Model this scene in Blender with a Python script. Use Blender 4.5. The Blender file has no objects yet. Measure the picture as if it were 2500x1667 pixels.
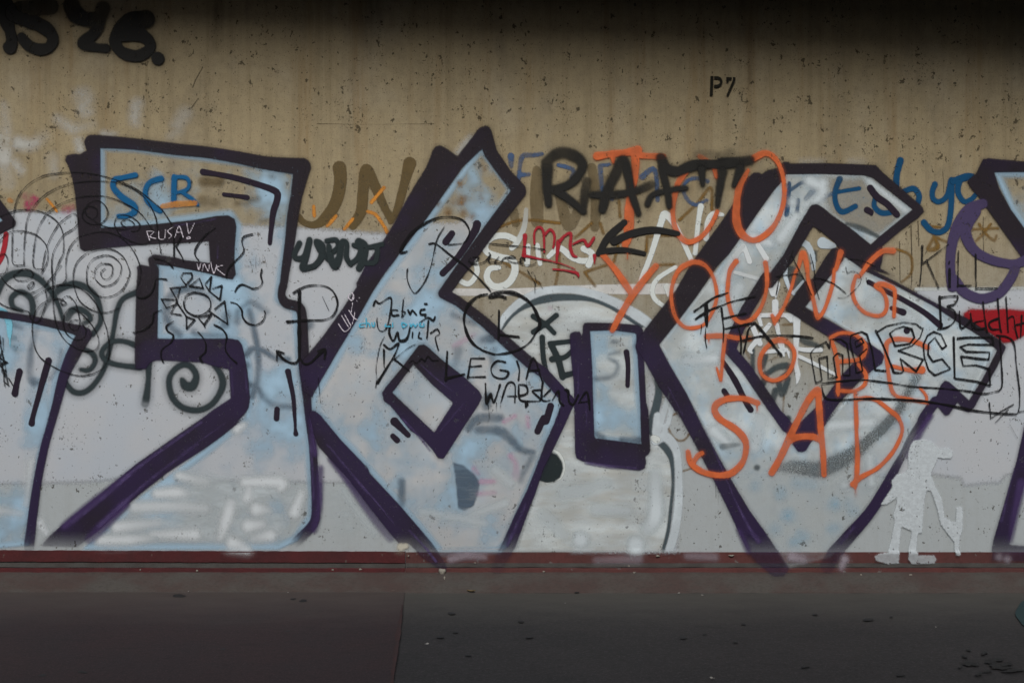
import bpy, math, random
import numpy as np
from mathutils import Vector
random.seed(7)
R = math.radians
sc = bpy.context.scene

# ------------------------------------------------------------------ camera, sky, sun, exposure
CAM_H, CAM_D, PPM = 1.25, 6.0, 480.0          # eye height, distance to the wall, photo pixels per metre on the wall
cam = bpy.data.objects.new('camera', bpy.data.cameras.new('camera'))
sc.collection.objects.link(cam)
cam.location = (0, -CAM_D, CAM_H)
cam.rotation_euler = (R(90), 0, 0)
cam.data.sensor_width = 36
cam.data.lens = PPM * CAM_D / 2500 * 36
cam.data.clip_end = 2000
sc.camera = cam

SUN_EL, SUN_AZ = 37.0, 8.0                    # the light comes from the open side behind the camera
w = bpy.data.worlds.new('World'); sc.world = w; w.use_nodes = True
nt = w.node_tree; nt.nodes.clear()
sky = nt.nodes.new('ShaderNodeTexSky'); sky.sky_type = 'NISHITA'; sky.sun_disc = False
sky.sun_elevation = R(SUN_EL); sky.sun_rotation = R(180 + SUN_AZ)
sky.air_density = 1.0; sky.dust_density = 2.0; sky.ozone_density = 1.0
bg = nt.nodes.new('ShaderNodeBackground'); bg.inputs['Strength'].default_value = 0.05
wo = nt.nodes.new('ShaderNodeOutputWorld')
nt.links.new(sky.outputs[0], bg.inputs[0]); nt.links.new(bg.outputs[0], wo.inputs[0])
sl = bpy.data.lights.new('sun', 'SUN'); sl.energy = 1.5; sl.angle = R(20); sl.color = (1.0, 1.0, 0.99)
so = bpy.data.objects.new('sun', sl); sc.collection.objects.link(so)
so.rotation_euler = (R(90 - SUN_EL), 0, R(-SUN_AZ))
so.location = (0, -8, 8)

sc.view_settings.view_transform = 'Standard'
sc.view_settings.look = 'None'
sc.view_settings.exposure = 0.56
sc.view_settings.gamma = 1.0
sc.view_settings.use_curve_mapping = False
sc.cycles.max_bounces = 6
sc.cycles.diffuse_bounces = 2
sc.cycles.transparent_max_bounces = 64
sc.cycles.use_denoising = True

# ------------------------------------------------------------------ small helpers
def s2l(c):
    c = c / 255.0
    return c / 12.92 if c <= 0.04045 else ((c + 0.055) / 1.055) ** 2.4
LIT = 0.655                                     # light level of the wall in the photograph: picture value / LIT = paint colour
def col(r, g, b, k=1.0):
    c = [s2l(v) / LIT * k for v in (r, g, b)]; m = max(1.0, max(c) / 0.8)
    return tuple(v / m for v in c) + (1.0,)
def tag(o, label=None, cat=None, group=None, kind=None):
    for k, v in (('label', label), ('category', cat), ('group', group), ('kind', kind)):
        if v: o[k] = v
    return o
def link(o, parent=None):
    sc.collection.objects.link(o)
    if parent: o.parent = parent
    return o
def mesh_obj(name, verts, faces, mat, parent=None, smooth=False):
    m = bpy.data.meshes.new(name); m.from_pydata(verts, [], faces); m.update()
    if smooth:
        for p in m.polygons: p.use_smooth = True
    m.materials.append(mat)
    return link(bpy.data.objects.new(name, m), parent)
def box(x0, x1, y0, y1, z0, z1):
    v = [(x, y, z) for z in (z0, z1) for y in (y0, y1) for x in (x0, x1)]
    return v, [(0, 2, 3, 1), (4, 5, 7, 6), (0, 1, 5, 4), (2, 6, 7, 3), (0, 4, 6, 2), (1, 3, 7, 5)]

class NT:
    """tiny node-tree writer"""
    def __init__(s, tree): s.t = tree
    def n(s, typ, **kw):
        nd = s.t.nodes.new(typ)
        for k, v in kw.items(): setattr(nd, k, v)
        return nd
    def put(s, sock, v):
        if hasattr(v, 'is_linked') or isinstance(v, bpy.types.NodeSocket): s.t.links.new(v, sock)
        else: sock.default_value = v
    def math(s, op, a, b=0.0, c=0.0, clamp=False):
        nd = s.n('ShaderNodeMath', operation=op, use_clamp=clamp)
        for i, v in enumerate((a, b, c)): s.put(nd.inputs[i], v)
        return nd.outputs[0]
    def ramp(s, v, a, b, lo=0.0, hi=1.0, typ='SMOOTHSTEP'):
        nd = s.n('ShaderNodeMapRange', interpolation_type=typ)
        s.put(nd.inputs[0], v)
        for i, x in zip((1, 2, 3, 4), (a, b, lo, hi)): s.put(nd.inputs[i], x)
        return nd.outputs[0]
    def mix(s, f, a, b, blend='MIX'):
        nd = s.n('ShaderNodeMix', data_type='RGBA', blend_type=blend)
        s.put(nd.inputs[0], f); s.put(nd.inputs[6], a); s.put(nd.inputs[7], b)
        return nd.outputs[2]
    def noise(s, vec, scale, detail=2.0, rough=0.5, dist=0.0):
        nd = s.n('ShaderNodeTexNoise')
        s.put(nd.inputs['Vector'], vec)
        nd.inputs['Scale'].default_value = scale; nd.inputs['Detail'].default_value = detail
        nd.inputs['Roughness'].default_value = rough; nd.inputs['Distortion'].default_value = dist
        return nd.outputs[0]
    def vmul(s, vec, k):
        nd = s.n('ShaderNodeVectorMath', operation='MULTIPLY')
        s.put(nd.inputs[0], vec); nd.inputs[1].default_value = k
        return nd.outputs[0]
    def vadd(s, vec, k):
        nd = s.n('ShaderNodeVectorMath', operation='ADD')
        s.put(nd.inputs[0], vec); nd.inputs[1].default_value = k
        return nd.outputs[0]

# shared group: the blowholes and rough spots of the wall face, the same for concrete and for the paint on it
def make_pit_group():
    g = bpy.data.node_groups.new('wall_pits', 'ShaderNodeTree')
    g.interface.new_socket('Pit', in_out='OUTPUT', socket_type='NodeSocketFloat')
    g.interface.new_socket('Relief', in_out='OUTPUT', socket_type='NodeSocketFloat')
    k = NT(g)
    pos = k.n('ShaderNodeNewGeometry').outputs['Position']
    flat = k.vmul(pos, (1.0, 0.0, 0.8))
    clus = k.noise(k.vadd(flat, (1.4, 0, 2.8)), 6.0, 2, 0.6)
    a = k.noise(flat, 26.0, 3, 0.70)
    th = k.ramp(clus, 0.36, 0.66, 0.675, 0.60)
    zs = k.n('ShaderNodeSeparateXYZ'); g.links.new(pos, zs.inputs[0])
    upz = k.ramp(zs.outputs['Z'], 1.5, 2.2, 0.0, 0.013)
    p1 = k.ramp(k.math('ADD', k.math('SUBTRACT', a, th), upz), 0.0, 0.035)
    sparse = k.noise(k.vadd(flat, (9.1, 0, 3.3)), 62.0, 2, 0.55)
    p2 = k.ramp(k.math('ADD', sparse, upz), 0.672, 0.712)
    rag = k.noise(k.vadd(flat, (4.4, 0, 8.8)), 95.0, 2, 0.6)
    p3 = k.math('MULTIPLY', k.ramp(rag, 0.60, 0.66), k.ramp(clus, 0.54, 0.65))
    pit = k.math('MAXIMUM', k.math('MAXIMUM', p1, p2), p3)
    o = k.n('NodeGroupOutput')
    g.links.new(pit, o.inputs['Pit'])
    g.links.new(k.math('SUBTRACT', sparse, k.math('MULTIPLY', pit, 1.2)), o.inputs['Relief'])
    return g
PITS = make_pit_group()

def base_mat(name):
    m = bpy.data.materials.new(name); m.use_nodes = True
    t = m.node_tree; t.nodes.clear()
    k = NT(t)
    out = k.n('ShaderNodeOutputMaterial'); b = k.n('ShaderNodeBsdfPrincipled')
    b.inputs['Roughness'].default_value = 0.85
    b.inputs['Specular IOR Level'].default_value = 0.25
    t.links.new(b.outputs[0], out.inputs[0])
    return m, k, b, out

# ------------------------------------------------------------------ wall and ground materials
def concrete_mat():
    m, k, b, out = base_mat('bare_concrete')
    pos = k.n('ShaderNodeNewGeometry').outputs['Position']
    sep = k.n('ShaderNodeSeparateXYZ'); k.t.links.new(pos, sep.inputs[0]); z = sep.outputs['Z']
    streak = k.noise(k.vmul(pos, (17.0, 0.0, 0.55)), 1.0, 5, 0.75)
    blot = k.noise(k.vmul(pos, (1.3, 0.0, 0.9)), 1.6, 4, 0.6)
    fine = k.noise(pos, 22.0, 4, 0.7)
    zn = k.math('ADD', z, k.math('MULTIPLY', k.math('SUBTRACT', blot, 0.5), 0.8))
    c = k.mix(k.ramp(zn, 0.62, 1.45), (0.575, 0.605, 0.60, 1), (0.43, 0.395, 0.315, 1))
    c = k.mix(k.ramp(zn, 1.3, 2.1), c, (0.435, 0.362, 0.228, 1))
    amt = k.ramp(z, 0.6, 1.6, 0.15, 1.0)
    c = k.mix(k.math('MULTIPLY', amt, k.ramp(streak, 0.44, 0.70, 0.0, 0.5)), c, (0.26, 0.205, 0.12, 1))
    c = k.mix(k.math('MULTIPLY', amt, k.ramp(blot, 0.50, 0.72, 0.0, 0.45)), c, (0.50, 0.455, 0.355, 1))
    c = k.mix(k.math('MULTIPLY', amt, k.ramp(fine, 0.42, 0.75, 0.0, 0.5)), c, (0.28, 0.235, 0.155, 1))
    g = k.n('ShaderNodeGroup'); g.node_tree = PITS
    rust = k.noise(k.vmul(pos, (7.0, 0.0, 0.5)), 1.0, 4, 0.7)
    up = k.ramp(z, 1.5, 2.3)
    c = k.mix(k.math('MULTIPLY', up, k.ramp(rust, 0.50, 0.72, 0.0, 0.6)), c, (0.30, 0.205, 0.10, 1))
    damp = k.noise(k.vmul(pos, (2.2, 0.0, 1.3)), 1.0, 5, 0.7)
    c = k.mix(k.math('MULTIPLY', up, k.ramp(damp, 0.50, 0.68, 0.0, 0.45)), c, (0.22, 0.19, 0.135, 1))
    grit = k.noise(pos, 150.0, 2, 0.6)
    c = k.mix(k.math('MULTIPLY', amt, k.ramp(grit, 0.54, 0.70, 0.0, 0.55)), c, (0.17, 0.135, 0.08, 1))
    c = k.mix(1.0, c, k.mix(k.ramp(z, 0.9, 1.9), (0.82, 0.835, 0.845, 1), (0.92, 0.885, 0.83, 1)), 'MULTIPLY')
    c = k.mix(k.math('MULTIPLY', g.outputs['Pit'], 0.8), c, (0.045, 0.034, 0.018, 1))
    k.t.links.new(c, b.inputs['Base Color'])
    bp = k.n('ShaderNodeBump'); bp.inputs['Strength'].default_value = 0.35; bp.inputs['Distance'].default_value = 0.003
    k.t.links.new(g.outputs['Relief'], bp.inputs['Height']); k.t.links.new(bp.outputs[0], b.inputs['Normal'])
    return m

def plain_mat(name, c1, c2, scale=8.0, rough=0.85, bump=0.25, spots=None, aniso=(1, 1, 1), spec=0.25, foot_light=None):
    c1, c2 = (tuple(v * 0.80 for v in q[:3]) + (1,) for q in (c1, c2))
    m, k, b, out = base_mat(name)
    pos = k.n('ShaderNodeNewGeometry').outputs['Position']
    v = k.vmul(pos, aniso)
    n1 = k.noise(v, scale, 4, 0.65); n2 = k.noise(v, scale * 14, 3, 0.6)
    c = k.mix(k.ramp(n1, 0.32, 0.68), c1, c2)
    c = k.mix(k.ramp(n2, 0.40, 0.75, 0.0, 0.45), c, tuple(v * 0.55 for v in c1[:3]) + (1,))
    if spots:
        sp = k.noise(k.vadd(v, (3.7, 1.9, 5.2)), scale * 5, 2, 0.5)
        c = k.mix(k.ramp(sp, 0.70, 0.74), c, spots)
    if foot_light:
        ag = k.noise(pos, 110.0, 3, 0.75)
        c = k.mix(k.ramp(ag, 0.50, 0.70, 0.0, 0.7), c, tuple(v * 2.1 for v in c2[:3]) + (1,))
        sc_ = k.noise(k.vmul(pos, (1.0, 2.6, 1)), 5.0, 5, 0.7)
        c = k.mix(k.ramp(sc_, 0.55, 0.72, 0.0, 0.5), c, tuple(v * 0.6 for v in c1[:3]) + (1,))
    if foot_light:                                    # light bounced off the wall, put into the ground colour near its foot
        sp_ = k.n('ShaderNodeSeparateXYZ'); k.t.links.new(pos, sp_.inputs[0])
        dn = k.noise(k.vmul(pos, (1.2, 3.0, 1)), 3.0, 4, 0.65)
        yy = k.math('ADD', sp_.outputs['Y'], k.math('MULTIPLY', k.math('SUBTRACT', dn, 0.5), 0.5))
        c = k.mix(k.ramp(yy, -1.0, 0.12, 0.0, 1.0), c, foot_light)
    k.t.links.new(c, b.inputs['Base Color'])
    b.inputs['Roughness'].default_value = rough; b.inputs['Specular IOR Level'].default_value = spec
    bp = k.n('ShaderNodeBump'); bp.inputs['Strength'].default_value = bump; bp.inputs['Distance'].default_value = 0.003
    k.t.links.new(n2, bp.inputs['Height']); k.t.links.new(bp.outputs[0], b.inputs['Normal'])
    return m

M_CONC = concrete_mat()
M_DECK = plain_mat('deck_concrete', (0.10, 0.095, 0.085, 1), (0.15, 0.14, 0.12, 1), 1.5)
M_REDF = plain_mat('faded_red_paint', (0.165, 0.056, 0.050, 1), (0.130, 0.052, 0.047, 1), 5.0, 0.8, 0.3, (0.16, 0.13, 0.12, 1))
M_RED = plain_mat('red_base_paint', (0.125, 0.027, 0.028, 1), (0.090, 0.026, 0.027, 1), 6.0, 0.8, 0.35, (0.13, 0.095, 0.08, 1))
M_LEDGE = plain_mat('dusty_ledge', (0.10, 0.095, 0.085, 1), (0.075, 0.065, 0.058, 1), 9.0, 0.9, 0.3)
M_FILLET = plain_mat('mortar_fillet', (0.112, 0.100, 0.088, 1), (0.100, 0.068, 0.060, 1), 4.0, 0.9, 0.3, None, (1, 1, 2.5))
M_ASPH = plain_mat('dark_asphalt', (0.042, 0.040, 0.040, 1), (0.050, 0.046, 0.046, 1), 3.0, 0.75, 0.35, foot_light=(0.100, 0.094, 0.083, 1))
M_ASPHR = plain_mat('reddish_asphalt', (0.046, 0.034, 0.036, 1), (0.055, 0.034, 0.035, 1), 2.5, 0.75, 0.3, foot_light=(0.098, 0.080, 0.072, 1))
M_LINE = plain_mat('worn_red_line', (0.085, 0.042, 0.040, 1), (0.058, 0.040, 0.040, 1), 14.0, 0.8, 0.4)
M_GUM = plain_mat('old_gum', (0.034, 0.033, 0.034, 1), (0.040, 0.040, 0.040, 1), 30.0, 0.7, 0.1)
M_TEAL = plain_mat('teal_paint_spill', (0.025, 0.062, 0.066, 1), (0.035, 0.072, 0.075, 1), 12.0, 0.6, 0.1)
M_OIL = plain_mat('black_stain', (0.010, 0.010, 0.010, 1), (0.016, 0.015, 0.015, 1), 20.0, 0.55, 0.1)
M_PAPER = plain_mat('dirty_paper', (0.50, 0.48, 0.44, 1), (0.36, 0.34, 0.30, 1), 40.0, 0.8, 0.2)
M_LEAF = plain_mat('dry_leaf', (0.26, 0.19, 0.085, 1), (0.18, 0.12, 0.055, 1), 60.0, 0.7, 0.3)
M_PLASTER = plain_mat('pale_plaster', (0.46, 0.42, 0.34, 1), (0.34, 0.31, 0.26, 1), 30.0, 0.85, 0.4)

# ------------------------------------------------------------------ the wall, its foot, the deck above, the ground
def px2x(px): return (px - 1250.0) / PPM
def px2z(py): return CAM_H - (py - 833.5) / PPM
def ground(px, py):                            # a pixel on the pavement -> the point where it meets the ground
    d = PPM * CAM_D * CAM_H / (py - 833.5)
    return ((px - 1250.0) * d / (PPM * CAM_D), d - CAM_D)

WALL_TOP = 3.55
v, f = box(-60, 60, 0.0, 0.6, -0.3, WALL_TOP)
wall = mesh_obj('bridge_abutment', v, f, M_CONC)
tag(wall, 'stained concrete underpass wall covered in layered graffiti above a red painted foot', 'concrete wall')

def strip(name, mat, x0, x1, prof, n=160, jit=0.0, parent=None, tilt=0.0):
    """profile (y, z) swept along x with slightly uneven edges"""
    verts, faces = [], []
    rr = random.Random(name + str(x0))
    for i in range(n + 1):
        x = x0 + (x1 - x0) * i / n
        for (y, z) in prof:
            dz = rr.uniform(-jit, jit) + (tilt * (px2x(990) - x) if x < px2x(990) else 0.0)
            verts.append((x, y + rr.uniform(-jit, jit) * 0.3, z + dz))
    q = len(prof)
    for i in range(n):
        for j in range(q - 1):
            a = i * q + j
            faces.append((a, a + 1, a + q + 1, a + q))
    return mesh_obj(name, verts, faces, mat, parent, False)

z = px2z
xs = px2x(990)
kick = strip('red_skirting', M_RED, -12, xs, [(-0.001, z(1345.5)), (-0.016, z(1346)), (-0.018, z(1372))], 420, 0.0012, wall, 0.0035)
tag(kick, 'darker textured red strip along the foot of the wall')
kick2 = strip('red_skirting', M_REDF, xs + 0.002, 12, [(-0.001, z(1347)), (-0.007, z(1347.5)), (-0.009, z(1374))], 420, 0.0004, wall)
tag(kick2, 'smoother faded red strip smeared with purple and white paint')
for a, b_, dy in ((-12, xs, 0.0), (xs + 0.002, 12, 0.004)):
    lg = strip('ledge', M_LEDGE, a, b_, [(-0.009, z(1373)), (-0.020, z(1378)), (-0.030, z(1383.5) + dy)], 240, 0.0011, wall, 0.0022)
lo = strip('red_skirting_foot', M_REDF, xs + 0.002, 12, [(-0.029, z(1383)), (-0.034, z(1385)), (-0.036, z(1396))], 420, 0.0008, wall)
lo = strip('red_skirting_foot', M_RED, -12, xs, [(-0.029, z(1383)), (-0.034, z(1385)), (-0.036, z(1396))], 420, 0.0012, wall)
tag(lo, 'thin lower red lip under the grey ledge')
fi = strip('mortar_fillet', M_FILLET, -12, 12, [(-0.035, z(1393)), (-0.050, z(1396.5)), (-0.075, z(1410)), (-0.105, 0.010), (-0.118, -0.004)], 420, 0.0014, wall)
tag(fi, 'dusty grey mortar slope where wall meets pavement')

# bridge deck: its edge runs a little askew to the wall and shades the top of the wall
EDGE = lambda x: -(1.36 + 0.072 * x)
v = [(-14, 0.6), (14, 0.6), (14, EDGE(14)), (-14, EDGE(-14))]
v = [(-60, 0.6), (60, 0.6), (60, EDGE(14)), (14, EDGE(14)), (-10, EDGE(-10)), (-60, EDGE(-10))]
vv = [(x, y, WALL_TOP + 0.004) for x, y in v] + [(x, y, WALL_TOP + 0.75) for x, y in v]
nv = len(v)
deck = mesh_obj('bridge_deck', vv, [tuple(range(nv)), tuple(range(2 * nv - 1, nv - 1, -1))] + [(i, i + nv, (i + 1) % nv + nv, (i + 1) % nv) for i in range(nv)], M_DECK)
tag(deck, 'concrete bridge deck overhanging the top of the graffiti wall', 'bridge deck')

v, f = box(-70, 70, -15.0, -14.2, -0.3, 8.6)  # unseen wall added behind the camera to shade the wall top and near pavement
opp = mesh_obj('unseen_shade_wall', v, f, M_DECK)
tag(opp, 'tall plain wall added out of view to block low sky and sun', 'added shade wall')
v, f = box(-70, 70, -15.1, -14.1, 8.603, 8.8)
mesh_obj('shade_wall_top', v, f, M_DECK, opp)

gv = [(-400, -400), (400, -400), (400, 0.3), (-400, 0.3)]
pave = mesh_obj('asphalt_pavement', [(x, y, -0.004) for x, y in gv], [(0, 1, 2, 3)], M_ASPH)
tag(pave, kind='structure')
def gsheet(name, pts, mat, zz, parent, sub=1):
    verts = [ground(px, py) + (zz,) for px, py in pts]
    return mesh_obj(name, verts, [tuple(range(len(verts)))[::-1]], mat, parent)
# reddish half of the pavement, left of the worn line
e = [ground(988, 1450), ground(958, 1667), ]
dx = (e[1][0] - e[0][0]) / (e[1][1] - e[0][1])
far = (e[0][0] + dx * (-0.09 - e[0][1]), -0.09); near = (e[0][0] + dx * (-8 - e[0][1]), -8)
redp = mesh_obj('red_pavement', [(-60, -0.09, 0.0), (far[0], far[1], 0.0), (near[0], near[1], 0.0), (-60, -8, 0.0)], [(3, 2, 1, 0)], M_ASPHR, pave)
tag(redp, 'faded reddish stretch of pavement')
rr = random.Random(3)
L, Rr = [], []
for i in range(60):
    py = 1478 + (1760 - 1478) * i / 59.0
    cx = 987 - (py - 1450) * 0.138 + rr.uniform(-1.0, 1.0)
    hw = (2.0 + 5.0 * min(1, i / 14.0)) * (1 + rr.uniform(-.25, .25)) * (0.75 if i > 25 else 1)
    L.append(ground(cx - hw, py) + (0.004,)); Rr.append(ground(cx + hw * 0.6, py) + (0.004,))
n = len(L)
ln = mesh_obj('worn_line', L + Rr, [(i, i + n, i + n + 1, i + 1) for i in range(n - 1)], M_LINE, pave)
tag(ln, 'worn red line dividing reddish and grey pavement')

def blob(name, px, py, rx, ry, mat, parent, zz=0.006, seed=0, n=18, rough=0.3):
    r2 = random.Random(seed * 17 + int(px))
    ph = [r2.uniform(0, 6.28) for _ in range(4)]
    pts = []
    for i in range(n):
        a = 2 * math.pi * i / n
        q = 1 + rough * (0.5 * math.sin(2 * a + ph[0]) + 0.3 * math.sin(3 * a + ph[1]) + 0.25 * math.sin(5 * a + ph[2]))
        pts.append(ground(px + rx * q * math.cos(a), py + ry * q * math.sin(a)) + (zz,))
    c = ground(px, py) + (zz + 0.0006,)
    return mesh_obj(name, pts + [c], [(n, (i + 1) % n, i) for i in range(n)], mat, parent, True)
for i, (px, py, rx) in enumerate([(740, 1466, 10), (716, 1462, 7), (1102, 1497, 9), (1074, 1555, 9), (1112, 1543, 6), (1272, 1517, 8),
                                  (1292, 1555, 9), (1142, 1599, 7), (1990, 1500, 6), (1407, 1444, 8), (1857, 1439, 8), (437, 1454, 14),
                                  (201, 1640, 11), (103, 1648, 10), (545, 1584, 7), (703, 1540, 5), (1668, 1556, 10), (1796, 1567, 6),
                                  (1815, 1523, 6), (2120, 1512, 12), (1966, 1626, 11), (2198, 1647, 10), (2176, 1505, 5), (1720, 1547, 5)]):
    blob('gum_spot', px, py, rx, rx * 0.32, M_GUM, pave, 0.0012, i)
for i, (px, py, rx, ry) in enumerate([(2368, 1620, 16, 7), (2425, 1613, 22, 6), (2440, 1628, 26, 6), (2475, 1637, 26, 4), (2404, 1594, 8, 4),
                                      (2365, 1587, 7, 2), (2356, 1602, 9, 3), (2460, 1622, 14, 4), (2345, 1629, 8, 2), (2390, 1646, 8, 4), (2412, 1640, 10, 3)]):
    s = blob('oil_stain', px, py, rx, ry, M_OIL, pave, 0.0016 + 0.0003 * i, 40 + i, 22, 0.6)
    if i == 0: tag(s, 'black splattered stain on the pavement')
sp = blob('paint_spill', 2512, 1494, 33, 30, M_TEAL, pave, 0.002, 90, 64, 0.22)
tag(sp, 'dried teal paint spill with a dark rim')

# litter: real little objects lying on the pavement
def scrap(name, px, py, L_, W_, ang, mat, label, cat, group=None, leaf=False, on=None):
    x, y = ground(px, py) if on is None else on[:2]
    z0 = 0.006 if on is None else on[2]
    n = 7; verts = []; r2 = random.Random(int(px * 3 + py))
    for i in range(n):
        t = i / (n - 1) - 0.5
        wd = W_ * (math.cos(t * math.pi) ** 0.8 if leaf else 1 + r2.uniform(-.3, .3)) * 0.5 + 0.0004
        for s in (-1, 0, 1):
            zz = z0 + (0.25 * W_ * abs(s) if leaf else r2.uniform(0, 0.25 * W_)) + 0.3 * W_ * (2 * t) ** 2
            X, Y = t * L_, s * wd
            verts.append((x + X * math.cos(ang) - Y * math.sin(ang), y + X * math.sin(ang) + Y * math.cos(ang), zz))
    m = len(verts)
    verts += [(a, b, c + 0.0012) for a, b, c in verts]
    faces = []
    for i in range(n - 1):
        for j in range(2):
            a = i * 3 + j
            faces += [(a, a + 3, a + 4, a + 1), (a + m, a + 1 + m, a + 4 + m, a + 3 + m)]
    edge = [i * 3 for i in range(n)] + [(n - 1) * 3 + 1] + [i * 3 + 2 for i in reversed(range(n))] + [1]
    for i in range(len(edge)):
        a, b = edge[i], edge[(i + 1) % len(edge)]
        faces.append((a, b, b + m, a + m))
    o = mesh_obj(name, verts, faces, mat, None, False)
    return tag(o, label, cat, group)
scrap('dry_leaf', 1150, 1446, 0.042, 0.014, -0.2, M_LEAF, 'curled dry brown leaf lying at the foot of the wall', 'leaf', None, True)
scrap('paper_scrap', 630, 1442, 0.024, 0.010, 0.2, M_PAPER, 'flat torn white paper scrap beside the mortar slope', 'litter')
for (px, py, s, lab) in [(960, 1444, .010, 'tiny pale crumb against the mortar slope where the worn red line starts'), (675, 1437, .008, 'tiny pale crumb next to the torn white paper scrap'),
        (1042, 1576, .016, 'pale crumb among gum spots on the grey pavement near the worn red line'), (1657, 1451, .012, 'yellowish crumb, one of a pair lying close together near the wall'),
        (1715, 1456, .012, 'yellowish crumb, one of a pair lying close together near the wall'), (1739, 1660, .018, 'long pale crumb alone far out on the grey pavement'),
        (1380, 1475, .006, 'single white speck on the grey pavement under the small rectangular zero'), (2285, 1534, .008, 'faint speck on the pavement between the black stain and the white figure'),
        (460, 1446, .007, 'tiny crumb beside the wide flat gum spot on the reddish pavement'), (530, 1434, .007, 'tiny crumb on the mortar slope below the tall 3'),
        (170, 1434, .007, 'tiny crumb on the mortar slope below the left-edge letter'), (703, 1449, .006, 'tiny crumb beside two gum spots lying together on the reddish pavement')]:
    scrap('litter_crumb', px, py, s, s * 0.55, px % 3, M_PAPER, lab, 'litter', 'pale crumbs on the pavement')

# ------------------------------------------------------------------ paint: strokes traced on the wall become thin skins of paint
TILES = {k: (ox, oy, 3.92) for k, (ox, oy) in dict(
    A=(0, 300), B=(400, 300), C=(800, 300), D=(1200, 300), E=(1600, 300), F=(2000, 300),
    G=(0, 650), H=(400, 650), I=(800, 650), J=(1200, 650), K=(1600, 650), L=(2000, 650),
    M=(0, 1000), N=(400, 1000), O=(800, 1000), P=(1200, 1000), Q=(1600, 1000), R=(2000, 1000), T=(0, 0)).items()}
TILES['Z'] = (1700, 150, 13.067); TILES['X'] = (0, 0, 1.0)
def parse(s, w=None):
    t = None; pts = []; cw = w; 
    for tok in s.split():
        if tok in TILES: t = TILES[tok]; continue
        a = [float(q) for q in tok.split(',')]
        if len(a) > 2: cw = a[2]
        op = a[3] if len(a) > 3 else 1.0
        pts.append((a[0] / t[2] + t[0], a[1] / t[2] + t[1], (cw or 0) / t[2] * 0.5, op))
    return np.array(pts)
def spline(p, n=6):
    if len(p) < 3: return p
    out = []
    for i in range(len(p) - 1):
        p0 = p[max(i - 1, 0)]; p1 = p[i]; p2 = p[i + 1]; p3 = p[min(i + 2, len(p) - 1)]
        seg = np.hypot(*(p2 - p1)[:2]); m = max(2, min(n, int(seg / 4)))
        for k in range(m):
            t = k / m; t2 = t * t; t3 = t2 * t
            q = 0.5 * ((2 * p1) + (-p0 + p2) * t + (2 * p0 - 5 * p1 + 4 * p2 - p3) * t2 + (-p0 + 3 * p1 - 3 * p2 + p3) * t3)
            q[2:] = p1[2:] + (p2[2:] - p1[2:]) * t
            out.append(q)
    out.append(p[-1])
    return np.array(out)

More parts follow.
